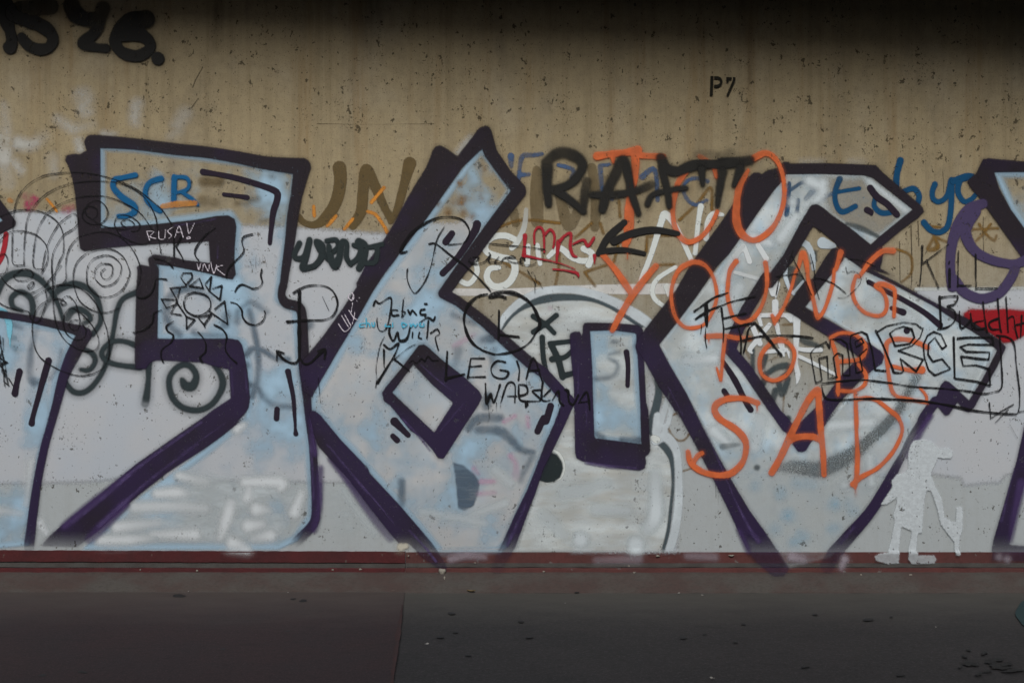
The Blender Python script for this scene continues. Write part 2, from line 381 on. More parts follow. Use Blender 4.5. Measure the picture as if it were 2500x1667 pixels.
FARD = 60.0
class Field:
    """signed distance (photo pixels) to a set of strokes and shapes, on a grid"""
    def __init__(s, items, margin, g):
        s.items = items; s.g = g; s.margin = margin
        lo = np.array([1e9, 1e9]); hi = -lo
        for it in items:
            p = it['p']; r = p[:, 2].max() if it['k'] == 's' else it.get('r', 0)
            lo = np.minimum(lo, p[:, :2].min(0) - r); hi = np.maximum(hi, p[:, :2].max(0) + r)
        lo -= margin + 2 * g; hi += margin + 2 * g
        lo = np.maximum(lo, [-140, -60]); hi = np.minimum(hi, [2640, 1445])
        s.lo = lo; s.nx = int((hi[0] - lo[0]) / g) + 2; s.ny = int((hi[1] - lo[1]) / g) + 2
        s.X = lo[0] + np.arange(s.nx) * g; s.Y = lo[1] + np.arange(s.ny) * g
        s.d = np.full((s.ny, s.nx), FARD); s.op = np.ones((s.ny, s.nx)); s.near = np.full((s.ny, s.nx), FARD)
        for it in items:
            if it['k'] == 's': s.stroke(it['p'])
        for it in items:
            if it['k'] == 'p': s.poly(it)
    def seg(s, d, a, b, ra, rb, oa=None, ob=None, reach=None):
        reach = reach if reach is not None else s.margin + 2 * s.g
        m = max(ra, rb) + reach
        x0 = max(0, int((min(a[0], b[0]) - m - s.lo[0]) / s.g)); x1 = min(s.nx, int((max(a[0], b[0]) + m - s.lo[0]) / s.g) + 2)
        y0 = max(0, int((min(a[1], b[1]) - m - s.lo[1]) / s.g)); y1 = min(s.ny, int((max(a[1], b[1]) + m - s.lo[1]) / s.g) + 2)
        if x1 <= x0 or y1 <= y0: return
        X = s.X[None, x0:x1] - a[0]; Y = s.Y[y0:y1, None] - a[1]
        ux, uy = b[0] - a[0], b[1] - a[1]; q = ux * ux + uy * uy
        t = np.clip((X * ux + Y * uy) / q, 0, 1) if q > 1e-9 else np.zeros((y1 - y0, x1 - x0))
        dd = np.sqrt((X - t * ux) ** 2 + (Y - t * uy) ** 2) - (ra + (rb - ra) * t)
        v = d[y0:y1, x0:x1]; mk = dd < v
        v[mk] = dd[mk]
        if oa is not None:
            o = s.op[y0:y1, x0:x1]; o[mk] = (oa + (ob - oa) * t)[mk]
    def stroke(s, p):
        if len(p) == 1: s.seg(s.d, p[0], p[0], p[0][2], p[0][2], p[0][3], p[0][3]); return
        for i in range(len(p) - 1):
            s.seg(s.d, p[i], p[i + 1], p[i][2], p[i + 1][2], p[i][3], p[i + 1][3])
    def poly_sd(s, p):
        d = np.full((s.ny, s.nx), FARD)
        ins = np.zeros((s.ny, s.nx), bool)
        Y = s.Y[:, None]; X = s.X[None, :]
        for i in range(len(p)):
            a, b = p[i], p[(i + 1) % len(p)]
            s.seg(d, a, b, 0, 0, reach=FARD)
            if a[1] != b[1]:
                c = ((a[1] > Y) != (b[1] > Y)) & (X < (b[0] - a[0]) * (Y - a[1]) / (b[1] - a[1]) + a[0])
                ins ^= c
        return np.where(ins, -d, d)
    def poly(s, it):
        d = s.poly_sd(it['p']) - it.get('r', 0)
        for h in it.get('holes', ()): d = np.maximum(d, -s.poly_sd(h))
        op = it.get('op', 1.0)
        mk = d < s.d
        s.d[mk] = d[mk]; s.op[mk] = op

MATS = {}
def paint_mat(c, soft=1.2, wob=1.0, halo=0.0, hr=8.0, chip=0.6, dry=0.0, grain=0.15, c2=None, patch=0.0, patch_scale=3.0, edge=0.0, aniso=(1, 0, 1), rough=0.6, flake=0.0, low=0.0, plo=0.38, phi=0.68):
    """spray or marker paint: the mesh carries its distance to the stroke edge; soft edge, overspray, chips and dry drag come from noise"""
    key = (c, soft, wob, halo, hr, chip, dry, grain, c2, patch, patch_scale, edge, aniso, rough, flake, low, plo, phi)
    if key in MATS: return MATS[key]
    m, k, b, out = base_mat('paint')
    pos = k.n('ShaderNodeNewGeometry').outputs['Position']
    sd = k.n('ShaderNodeAttribute', attribute_name='sd').outputs['Fac']
    op = k.n('ShaderNodeAttribute', attribute_name='op').outputs['Fac']
    flat = k.vmul(pos, (1, 0, 1))
    n1 = k.noise(flat, 110.0, 2, 0.65)
    d = k.math('ADD', sd, k.math('MULTIPLY', k.math('SUBTRACT', n1, 0.5), wob * 4.0))
    a = k.ramp(d, -soft, soft, 1.0, 0.0)
    if halo > 0:
        speck = k.noise(flat, 420.0, 1, 0.5)
        h = k.math('MULTIPLY', k.ramp(sd, 0.0, hr, 1.0, 0.0), k.ramp(speck, 0.42, 0.66, 0.15, 1.0))
        a = k.math('MAXIMUM', a, k.math('MULTIPLY', h, halo))
    a = k.math('MULTIPLY', a, op)
    if dry > 0:
        dn = k.noise(k.vmul(pos, (170, 0, 260)), 1.0, 2, 0.7)
        a = k.math('MULTIPLY', a, k.ramp(dn, 0.30 + 0.22 * dry, 0.38 + 0.22 * dry, 1.0 - min(1, dry * 1.6), 1.0))
    if flake > 0:
        fl = k.noise(k.vadd(flat, (2.2, 0, 7.7)), 75.0, 3, 0.7)
        a = k.math('MULTIPLY', a, k.ramp(fl, 0.655, 0.69, 1.0, 1.0 - flake))
    if patch > 0 or edge > 0:
        pn = k.noise(k.vmul(pos, aniso), patch_scale, 3, 0.55)
        if patch > 0:
            pv = k.ramp(pn, plo, phi, 1.0 - patch, 1.0)
            if edge > 0:
                pv = k.math('MAXIMUM', pv, k.math('MULTIPLY', k.ramp(sd, -edge, -2.0), 0.92))
            a = k.math('MULTIPLY', a, pv)
    if chip > 0:
        g = k.n('ShaderNodeGroup'); g.node_tree = PITS
        a = k.math('MULTIPLY', a, k.math('SUBTRACT', 1.0, k.math('MULTIPLY', g.outputs['Pit'], chip)))
        bp = k.n('ShaderNodeBump'); bp.inputs['Strength'].default_value = 0.22; bp.inputs['Distance'].default_value = 0.002
        k.t.links.new(g.outputs['Relief'], bp.inputs['Height']); k.t.links.new(bp.outputs[0], b.inputs['Normal'])
    cc = k.mix(k.ramp(n1, 0.25, 0.75, 0.0, grain * 2), c, tuple(v * 0.55 for v in c[:3]) + (1,))
    if c2 is not None:
        cn = k.noise(k.vmul(pos, aniso), patch_scale * 1.7, 3, 0.55)
        if low > 0:                             # the purple kept its colour low down, higher up it has weathered to brown
            zz = k.n('ShaderNodeSeparateXYZ'); k.t.links.new(pos, zz.inputs[0])
            cn = k.math('ADD', cn, k.ramp(zz.outputs['Z'], 0.3, 1.9, low, -0.12))
        cc = k.mix(k.ramp(cn, 0.40, 0.68), cc, c2)
    k.t.links.new(cc, b.inputs['Base Color'])
    b.inputs['Roughness'].default_value = rough; b.inputs['Specular IOR Level'].default_value = 0.08
    tr = k.n('ShaderNodeBsdfTransparent'); mx = k.n('ShaderNodeMixShader')
    k.put(mx.inputs[0], k.math('MINIMUM', a, 1.0, clamp=True))
    k.t.links.new(tr.outputs[0], mx.inputs[1]); k.t.links.new(b.outputs[0], mx.inputs[2])
    k.t.links.new(mx.outputs[0], out.inputs[0])
    MATS[key] = m
    return m

LAYER = [0]
SPLIT = {'overspray', 'grime', 'white_spray', 'blue_spray', 'shadow_spray', 'pink_dab', 'feather', 'amber_scribble', 'gold_scribble', 'white_loop', 'paint_dot',
         'ray', 'squiggle', 'rust_stain', 'outline', 'magenta_splash', 'smear', 'drip', 'stroke', 'crayon_line', 'whitewash'}
def clusters(items, gap):
    """groups of strokes that touch, so that each separate mark becomes an object of its own"""
    P = []
    for it in items:
        p = it['p']; q = [p[0]]
        ends = list(p[1:]) + ([p[0]] if it['k'] == 'p' else [])
        for e_ in ends:
            m = max(1, int(np.hypot(*(e_ - q[-1])[:2]) / 5)); a0 = q[-1]
            q += [a0 + (e_ - a0) * (i + 1) / m for i in range(m)]
        P.append(np.array(q))
    root = list(range(len(items)))
    def find(i):
        while root[i] != i: i = root[i]
        return i
    for i in range(len(items)):
        for j in range(i):
            if find(i) == find(j): continue
            d = np.hypot(P[i][:, None, 0] - P[j][None, :, 0], P[i][:, None, 1] - P[j][None, :, 1]) - P[i][:, None, 2] - P[j][None, :, 2]
            if d.min() < gap: root[find(i)] = find(j)
    out = {}
    for i, it in enumerate(items): out.setdefault(find(i), []).append(it)
    return list(out.values())
def skin(name, items, style, parent, label=None, g=None, fade=None):
    style = dict(style); fat = style.pop('fat', 1.0); vary = style.pop('vary', 0.0); gain = style.pop('gain', 1.0)
    for it in items:
        if it['k'] == 's' and fat != 1.0:
            it['p'] = it['p'].copy(); it['p'][:, 2] *= fat
        if it['k'] == 's' and gain != 1.0:
            it['p'] = it['p'].copy(); it['p'][:, 3] = np.minimum(1.0, it['p'][:, 3] * gain)
        if it['k'] == 's' and vary > 0:         # pressure of the hand
            p = it['p'] = it['p'].copy(); u = np.concatenate([[0], np.cumsum(np.hypot(np.diff(p[:, 0]), np.diff(p[:, 1])))]); h0 = p[0, 0] * 0.37 + p[0, 1]
            p[:, 2] *= 1 + vary * (0.6 * np.sin(u / 17.0 + h0) + 0.4 * np.sin(u / 6.1 + 2 * h0))
    margin = max(style.get('soft', 1.2) + style.get('wob', 1.0) * 2, style.get('hr', 8.0) if style.get('halo', 0) > 0 else 0) + 0.5
    if name in SPLIT and len(items) > 1:
        o = None
        for i, c_ in enumerate(clusters(items, 2 * margin + 2)):
            q = coat(name, c_, style, parent, label if i == 0 else None, g, fade); o = o or q
        return o
    return coat(name, items, style, parent, label, g, fade)
def coat(name, items, style, parent, label=None, g=None, fade=None):
    margin = max(style.get('soft', 1.2) + style.get('wob', 1.0) * 2, style.get('hr', 8.0) if style.get('halo', 0) > 0 else 0) + 0.5
    if g is None:
        wmin = min([it['p'][:, 2].mean() * 2 if it['k'] == 's' else 40 for it in items])
        g = 2.5 if wmin < 7 else (3.5 if wmin < 16 else 5.0)
    F = Field(items, margin, g)
    d, op = F.d, F.op
    if fade is not None:
        y0, y1, o1 = fade
        t = np.clip((F.Y - y0) / (y1 - y0), 0, 1)[:, None]
        op = op * (1 + (o1 - 1) * t)
    keep = np.minimum(np.minimum(d[:-1, :-1], d[1:, :-1]), np.minimum(d[:-1, 1:], d[1:, 1:])) < margin
    ys, xs_ = np.nonzero(keep)
    if len(ys) == 0: return None
    idx = np.full(d.shape, -1, int)
    used = np.zeros(d.shape, bool)
    for a, b in ((0, 0), (1, 0), (0, 1), (1, 1)): used[ys + a, xs_ + b] = True
    uy, ux = np.nonzero(used); idx[uy, ux] = np.arange(len(uy))
    LAYER[0] += 1
    off = 0.0006 + LAYER[0] * 0.00003
    X = (F.X[ux] - 1250) / PPM; Z = CAM_H - (F.Y[uy] - 833.5) / PPM
    low = F.Y[uy]
    yb = np.interp(low, [0, 1343, 1347, 1374, 1383, 1385, 1396, 1440], [0, 0, -0.0185, -0.0195, -0.0315, -0.0365, -0.052, -0.13])
    co = np.stack([X, yb - off, Z], 1)
    quads = np.stack([idx[ys, xs_], idx[ys + 1, xs_], idx[ys + 1, xs_ + 1], idx[ys, xs_ + 1]], 1)
    m = bpy.data.meshes.new(name)
    m.vertices.add(len(co)); m.vertices.foreach_set('co', co.ravel())
    nq = len(quads)
    m.loops.add(nq * 4); m.loops.foreach_set('vertex_index', quads.ravel())
    m.polygons.add(nq); m.polygons.foreach_set('loop_start', np.arange(nq) * 4)
    m.update(calc_edges=True)
    for nm, arr in (('sd', d), ('op', op)):
        at = m.attributes.new(nm, 'FLOAT', 'POINT'); at.data.foreach_set('value', arr[uy, ux].astype(np.float32))
    m.materials.append(paint_mat(**style))
    o = link(bpy.data.objects.new(name, m), parent)
    if label: o['label'] = label
    return o

def S(s, w=None, smooth=True):
    p = parse(s, w)
    return {'k': 's', 'p': spline(p) if smooth else p}
def SS(lines, w=None, smooth=True): return [S(x, w, smooth) for x in lines]
def PG(s, holes=(), r=0.0, op=1.0): return {'k': 'p', 'p': parse(s), 'holes': [parse(h) for h in holes], 'r': r, 'op': op}
def piece(name, label):                         # a painted piece made of several letters: an Empty on the wall that parents them
    o = bpy.data.objects.new(name, None); o.empty_display_size = 0.1
    link(o, wall); o['label'] = label
    return o

# paints
ST = dict(
    wash=dict(c=col(164, 166, 168), soft=9, wob=5.0, chip=0.75, grain=0.06, c2=col(158, 163, 168), patch_scale=1.6),
    pale=dict(c=col(192, 198, 197), soft=6, wob=2, chip=0.6, patch=0.3, patch_scale=4.0, aniso=(0.7, 0, 2.2), c2=col(168, 169, 163)),
    blue=dict(c=col(158, 186, 204), soft=6, wob=1.5, chip=0.5, patch=0.97, patch_scale=3.0, edge=26.0, plo=0.44, phi=0.70, grain=0.06),
    bluew=dict(c=col(190, 197, 197), soft=6, wob=1.5, chip=0.5, patch=0.45, patch_scale=4.5, edge=20.0, grain=0.10, c2=col(166, 184, 194)),
    plum=dict(c=col(40, 35, 40), soft=2.3, wob=0.9, chip=0.35, halo=0.4, hr=10.0, flake=0.8, grain=0.2, c2=col(43, 34, 57), patch_scale=1.3, low=0.2, patch=0.10),
    plumL=dict(c=col(74, 58, 98), soft=7, wob=1.5, chip=0.4, halo=0.2, hr=10.0, grain=0.2),
    hi=dict(c=col(38, 31, 41), soft=1.2, wob=0.5, chip=0.25, grain=0.08),
    orange=dict(fat=0.9, c=col(200, 100, 58), soft=2.1, wob=0.6, chip=0.4, halo=0.34, hr=8.0, grain=0.10, patch=0.3, patch_scale=9.0, c2=col(186, 94, 58), vary=0.10),
    black=dict(vary=0.08, c=col(36, 35, 33), soft=5.0, wob=0.8, chip=0.25, halo=0.35, hr=15.0, grain=0.08),
    blacks=dict(c=col(36, 35, 34), soft=1.5, wob=0.6, chip=0.3, halo=0.15, hr=5.0, grain=0.08),
    dgreen=dict(c=col(40, 47, 48), soft=2.0, wob=0.7, chip=0.3, halo=0.3, hr=8.0),
    swirl=dict(c=col(46, 54, 56), soft=4.5, wob=0.8, chip=0.3, halo=0.42, hr=17.0),
    ghost=dict(gain=1.25, c=col(92, 106, 118), soft=8.0, wob=1.5, chip=0.4, patch=0.5, patch_scale=8.0),
    slate=dict(c=col(66, 76, 80), soft=4.0, wob=1.0, chip=0.4, patch=0.3, patch_scale=9.0),
    hatch=dict(c=col(80, 85, 86), soft=6.0, wob=6.0, chip=0.5, dry=0.62, halo=0.45, hr=14.0),
    brown=dict(c=col(92, 77, 50), soft=2.0, wob=1.0, chip=0.55, patch=0.25, patch_scale=9.0),
    gold=dict(c=col(116, 88, 44), soft=3.0, wob=1.2, chip=0.5, patch=0.5, patch_scale=10.0),
    amber=dict(c=col(188, 124, 52), soft=2.0, wob=1.2, chip=0.5, patch=0.3, patch_scale=14.0),
    oldblue=dict(c=col(68, 86, 114), soft=2.5, wob=1.5, chip=0.6, patch=0.5, patch_scale=12.0),
    blu=dict(c=col(22, 66, 98), soft=1.8, wob=0.7, chip=0.35, halo=0.2, hr=6.0),
    scr=dict(c=col(24, 82, 122), soft=2.2, wob=0.7, chip=0.35, halo=0.3, hr=7.0),
    white=dict(c=col(196, 200, 195), soft=1.6, wob=0.7, chip=0.4, grain=0.04),
    fogw=dict(gain=1.55, c=col(200, 208, 210), soft=14.0, wob=2.0, chip=0.4, halo=0.2, hr=18.0, grain=0.04),
    fogs=dict(fat=1.5, gain=1.7, c=col(212, 217, 218), soft=15.0, wob=3.0, chip=0.4, halo=0.35, hr=22.0, grain=0.03),
    fogu=dict(gain=1.35, c=col(184, 184, 178), soft=15.0, wob=4.0, chip=0.6, patch=0.6, patch_scale=7.0, grain=0.08),
    figure=dict(c=col(180, 186, 188), soft=2.4, wob=1.4, chip=0.9, patch=0.14, patch_scale=38.0, aniso=(1, 0, 1.4)),
    violet=dict(c=col(66, 57, 84), soft=2.5, wob=1.0, chip=0.4, halo=0.15, hr=6.0),
    red=dict(c=col(148, 40, 48), soft=1.5, wob=0.7, chip=0.4),
    redb=dict(c=col(136, 28, 34), soft=5.0, wob=1.5, chip=0.3, halo=0.3, hr=14.0),
    magenta=dict(c=col(160, 60, 92), soft=7.0, wob=5.0, chip=0.5, patch=0.7, patch_scale=20.0),
    pink=dict(gain=0.6, c=col(204, 164, 186), soft=6.0, wob=1.5, chip=0.4, patch=0.4, patch_scale=12.0),
    cyan=dict(c=col(116, 178, 196), soft=1.8, wob=0.7, chip=0.3, halo=0.2, hr=6.0),
    cyanm=dict(c=col(74, 160, 186), soft=0.8, wob=0.5, chip=0.4, dry=0.3),
    mark=dict(c=col(22, 21, 22), soft=0.8, wob=0.5, chip=0.25, dry=0.36, fat=1.12, vary=0.35),
    crayon=dict(c=col(26, 25, 26), soft=0.7, wob=0.6, chip=0.25, dry=0.5, fat=0.98, vary=0.3),
    scratch=dict(c=col(196, 188, 196), soft=0.6, wob=0.4, chip=0.2, dry=0.3, fat=1.25),
    pencil=dict(c=col(110, 105, 105), soft=0.5, wob=0.4, chip=0.2, dry=0.6),
    stencil=dict(c=col(30, 28, 22, 1.2), soft=0.9, wob=0.4, chip=0.35),
    grime=dict(c=col(60, 50, 38), soft=10.0, wob=5.0, chip=0.3, patch=0.6, patch_scale=9.0, aniso=(4, 0, 0.6)),
)

# ================================================================== 1. old coats at the bottom of the stack
skin('whitewash', [PG('X -130,512 60,516 120,520 190,514 260,540 420,545 560,550 720,555 800,560 905,569 1010,572 1010,1180 700,1176 420,1172 300,1166 240,1175 100,1180 -130,1182')],
     ST['wash'], wall, 'pale lilac-grey whitewash coat behind the left letters', 6.0)
skin('whitewash', [PG('X 2240,706 2320,703 2420,706 2640,701 2640,1152 2470,1156 2455,1160 2440,1178 2400,1180 2352,1186 2346,1166 2320,1164 2280,1158 2200,1165 2120,1160 2060,1000 2160,870')],
     ST['wash'], wall, 'pale lilac-grey whitewash patch behind the white figure', 6.0)
skin('whitewash', [PG('X 1395,1345 1390,1100 1250,900 1300,720 1420,720 1560,820 1620,1000 1640,1150 1655,1345')],
     dict(ST['wash'], patch=0.4, patch_scale=3.0), wall, None, 6.0)
skin('whitewash', SS(['X 1085,713,18,.85 1250,713,18,.95 1400,707,20,.9 1560,706,26,.95 1650,705,26,.85 1750,712,16,.5']), dict(ST['white'], c=col(205, 203, 198), patch=0.15, patch_scale=20.0), wall,
     'straight white paint line across bare concrete', 3.0)
skin('whitewash', SS(['X 2235,706,8,.7 2380,705,7,.5 2500,703,6,.6']), dict(ST['white'], dry=0.3), wall, None, 3.0)
# ghosts of painted-over tags, top left
skin('overspray', SS(['A 0,100,200,.4 40,360,150,.5 60,560,160,.35', 'A 170,190,120,.5 300,210,100,.5 430,130,90,.35', 'A 140,400,90,.6 190,460,80,.7',
                      'T 790,930,200,.3 820,1060,160,.35', 'T 1310,1000,110,.4 1290,1160,110,.45', 'T 1770,1090,120,.5 1690,1200,110,.5', 'A 500,340,110,.35 510,480,90,.4',
                      'T 560,1150,90,.4 700,1230,90,.4 880,1190,80,.3', 'A 760,180,80,.6 770,260,60,.6', 'T 30,1010,80,.35 60,1330,110,.5', 'T 1000,1285,60,.6 1100,1290,40,.4',
                      'C 1380,150,60,.8 1250,290,50,.8', 'B 130,60,90,.3 60,130,70,.3', 'E 1400,380,40,.4 1600,375,40,.3', 'F 420,380,40,.4 300,380,40,.3']),
     ST['fogu'], wall, 'faded pale overspray ghosting on the bare concrete', 5.0)
skin('grime', SS(['X 536,-20,22,.55 532,60,18,.4 530,120,20,.15', 'X 1830,90,10,.3 1830,200,8,.3', 'X 900,0,60,.25 905,90,60,.1']), ST['grime'], wall,
     'dark damp streaks running down from the deck', 5.0)

for q in ('X 775,303,2.5,.6 900,304,2,.4 1060,303,2.5,.5', 'X 2097,520,3,.5 2099,620,2.5,.4', 'X 2196,590,3,.6 2197,690,2.5,.6', 'X 2224,550,3,.6 2226,660,3,.6 2224,705,2.5,.5', 'X 2241,540,3,.6 2243,600,3,.5', 'X 2401,530,3,.5 2400,560,3,.5 2402,640,2.5,.5', 'X 2302,420,2.5,.4 2304,470,2.5,.4',
          'X 470,215,3,.6 478,195,3,.6 495,165,3,.5', 'X 467,265,3,.6 485,240,3,.5', 'X 1925,395,3,.6 1926,520,2.5,.6 1924,600,2.5,.4', 'X 1746,1150,2.5,.4 1748,1215,2.5,.3', 'X 1753,1180,2,.4 1754,1235,2,.3', 'X 1352,1260,2,.5 1362,1320,2,.5', 'X 1455,1322,2.5,.8 1457,1342,2,.8'):
    skin('hairline_crack', SS([q]), dict(ST['pencil'], c=col(58, 50, 38), dry=0.3), wall)
# brown JN word with its fainter repeat
w_ = piece('graffiti_word', 'faded brown spray letters on bare concrete, partly covered')
skin('letter', SS(['B 1680,430,130 1690,560,120 1650,750,115 1560,900,115 1450,975,70 1350,960,60 1290,900,60']), ST['brown'], w_)
skin('letter', SS(['C 240,980,90 320,850,105 340,650,105 370,450,110 450,600,100 530,780,80 610,940,60', 'C 785,390,125 740,560,90 690,750,80 650,870,70 600,950,50']), ST['brown'], w_)
skin('letter', SS(['D 430,450,80,.5 430,700,130,.55 440,950,120,.5', 'D 640,640,90,.5 740,980,120,.55 860,760,80,.4']), ST['brown'], w_)
skin('letter', SS(['D 960,430,90,.5 1000,700,110,.5 990,1000,90,.5', 'D 1080,560,110,.3 1080,760,90,.3', 'C 1780,860,90,.45 1800,960,80,.5']), ST['brown'], w_)
skin('amber_scribble', SS(['B 1435,800,30 1440,890,35', 'B 1650,890,30 1600,950,35 1560,990,25', 'C 540,620,35 480,690,30 420,760,35', 'C 380,850,30 460,880,35 540,990,30 570,1050,40',
                           'C 240,920,30 160,1020,30', 'A 450,730,25 520,810,25 545,850,20', 'A 90,740,50,.5 110,750,40,.5']), ST['amber'], wall, 'thin amber strokes under the brown letters')
skin('gold_scribble', SS(['D 60,1000 300,930 650,960', 'D 650,1240 640,1400 610,1560', 'D 120,1340 300,1440 460,1540', 'D 1220,750 1230,900', 'D 960,960 800,1100', 'D 890,1430 1100,1360', 'D 890,1430 990,1560',
                          'D 1490,1090 1720,1075', 'D 1490,1090 1480,1230', 'D 1600,1360 1750,1355', 'E 230,930 400,770 530,620 540,830', 'D 1210,1180 1170,1330', 'D 1040,960 1070,1060'], 28),
     ST['gold'], wall, 'brown-gold scribble of thin straight lines in the middle')
skin('gold_scribble', SS(['F 740,1210,24 860,1260,26 890,1350,26 870,1450,24 790,1520,22', 'F 1060,980,22 1100,1080,26 1220,1140,24', 'F 1100,1090,30 1040,1210,34 1130,1190,50 1105,1100,30', 'F 1060,990,24 1250,1010,20',
                          'F 1470,1020,22 1710,1010,22', 'F 1530,970,24 1590,1060,26 1670,1125,30 1695,1080,22', 'F 1640,970,22 1570,1060,28 1500,1130,24']),
     ST['gold'], wall, 'brown-gold stars and arc beside the violet letter')
skin('gold_scribble', SS(['P 1770,35,16 1710,70,16 1690,170,16 1760,280,18 1840,290,18 1890,230,16', 'P 1820,590,14 1920,555,14', 'K 1220,560,22,.8 1310,555,20,.8', 'K 860,800,24,.7 900,880,20,.6', 'K 1070,905,16,.6 1170,870,16,.6',
                          'K 1230,1220,14,.8 1220,1390,12,.8', 'K 870,640,50,.5 900,700,40,.5']), ST['gold'], wall, None)
# older blue words
w_ = piece('graffiti_word', 'faded slate-blue letters on concrete, mostly buried under black spray')
skin('letter', SS(['D 185,320,65 190,420,38']), ST['oldblue'], w_)
skin('letter', SS(['D 480,300,40 400,310,42 300,320,50 270,420,38 260,540,38', 'D 270,500,50 360,495,35']), ST['oldblue'], w_)
skin('letter', SS(['D 640,405,38 780,450,40 760,530,30', 'D 700,690,50']), ST['oldblue'], w_)
skin('letter', SS(['D 1040,420,50 1050,560,40 1060,700,30', 'D 1040,410,42 1130,400,32', 'D 1150,730,40']), ST['oldblue'], w_)
skin('letter', SS(['D 1440,520,60 1560,450,45 1590,740,42']), ST['oldblue'], w_)
skin('letter', SS(['E 500,560,40 380,530,36 290,570,36 270,650,36 310,740,36 390,785,36 490,740,32']), ST['oldblue'], w_)
# magenta and red remains at the left
skin('magenta_splash', SS(['A 320,740,90,.9 290,790,120,.8', 'A 640,840,90,.5 690,810,60,.5', 'A 240,700,60,.4']), ST['magenta'], wall, 'small magenta splash left of the tall letter')
skin('red_stroke', SS(['A 60,1065,50 45,1180,50 15,1290,50 -30,1370,40']), ST['red'], wall, 'short red stroke cut by the left edge letter')

# ================================================================== 2. silver bubble with dark shading
w_ = piece('graffiti_bubble', 'large rounded silver-white bubble shape with dark inner shading')
skin('fill', [PG('J 90,610 200,450 400,340 700,300 1000,330 1300,460 1480,580 1500,1100 P 1500,0 1560,300 1680,380 1725,550 1730,800 1690,1150 1630,1360 240,1360 300,1150 450,700 560,400 J 700,1400 600,1200 300,850')],
     ST['pale'], w_, None, 5.0, (1338, 1347, 0.0))
skin('shading', SS(['J 95,600,30 200,450,62 350,355,82 550,305,78 750,297,62 950,312,52 1130,380,42 1300,480,52 1430,560,60', 'J 1575,1080,40,.6 1600,1200,70,.9 1560,1400,80 1510,1568,85 P 1540,120,70 1525,190,50',
                    'P 1545,240,50 1620,320,62 1690,400,62 1730,500,46 1738,700,26 1718,900,26 1690,1150,30 1640,1360,36']), dict(ST['slate'], soft=3.0, patch=0.15), w_, None, None, (1338, 1347, 0.0))
skin('rim', SS(['J 70,610,36 130,480,66 300,325,78 500,240,74 720,222,70 950,258,75 1180,345,85 1400,475,105 1520,560,95', 'J 1710,1200,60,.8 1640,1420,60,.9 1590,1568,70 P 1590,60,75 1570,220,70',
                'J 1740,1250,50,.8 1690,1500,50 P 1660,160,60 1660,260,60', 'P 1570,290,95 1660,255,95 1745,340,85 1780,460,72 1792,700,76 1785,950,84 1745,1200,84 1690,1370,80']),
     dict(ST['white'], c=col(196, 204, 207), soft=3.0, patch=0.2, patch_scale=8.0), w_, None, None, (1338, 1347, 0.0))
skin('rim', SS(['P 1550,270,60 1580,285,70', 'P 555,370,25 650,425,30 690,540,32 655,650,28 520,705,18']), ST['white'], w_)
skin('nose', [PG('P 470,420 545,402 620,430 670,500 680,560 655,640 600,685 530,695 460,670 430,600 440,500', r=1)], dict(ST['slate'], c=col(38, 45, 46), patch=0.1, soft=3.0), w_, 'round charcoal nose with a white crescent')
w_ = piece('graffiti_tag', 'charcoal spray X with bar and E inside the bubble')
skin('letter', SS(['J 400,480,55 520,560,50 600,640,45', 'J 620,470,52 520,550,50 400,630,52']), ST['dgreen'], w_)
skin('letter', SS(['J 485,680,55 490,800,50 500,900,50 525,1010,45,.7']), ST['dgreen'], w_)
skin('letter', SS(['J 790,715,45 560,740,50', 'J 570,750,62 640,900,62 680,1060,62', 'J 580,890,62 700,870,50 790,790,40', 'J 680,1050,62 790,1020,50']), ST['dgreen'], w_)
# white brush words
w_ = piece('graffiti_word', 'cream-white brush lettering with a big looping S')
skin('letter', SS(['C 1900,830,40,.4 1880,1000,52,.6 1810,1150,55,.9 1760,1200,50', 'C 1800,1120,55 1700,1080,60 1580,1095,60 1510,1165,60 1530,1240,62 1650,1285,64 1770,1320,66 1790,1430,70 1720,1540,70 1600,1568,66 1525,1490,62 1550,1400,56 1640,1385,45',
                   'C 1400,1290,50 1430,1430,52 1350,1540,52 1250,1500,50']), ST['white'], w_)
skin('letter', SS(['D 350,1180,50 340,1350,55']), ST['white'], w_)
skin('letter', SS(['D 440,1170,45 450,1270,48 465,1350,42', 'D 545,1280,45 650,1200,58 760,1280,62 850,1320,56 920,1320,56']), ST['white'], w_)
skin('letter', SS(['D 880,1205,62 960,1250,62 950,1310,56 930,1360,62']), ST['white'], w_)
skin('graffiti_letter', SS(['J 1430,150,45,.9 D 1440,1480,50 1530,1250,52 1620,960,62 1660,875,72 1740,960,56 1830,1130,52 1910,1310,46', 'E 435,800,58 410,950,46 380,1250,46']), ST['white'], wall, 'tall white zigzag N crossing the orange letters')
skin('white_loop', SS(['J 1760,10,40 1600,110,46 1540,210,46 1560,310,46 1650,385,42', 'E 485,1110,55 500,950,52 550,870,46 640,880,38', 'J 1680,200,70,.9 1690,290,16']), ST['white'], wall, 'white hooked loop beside the big angular letter')

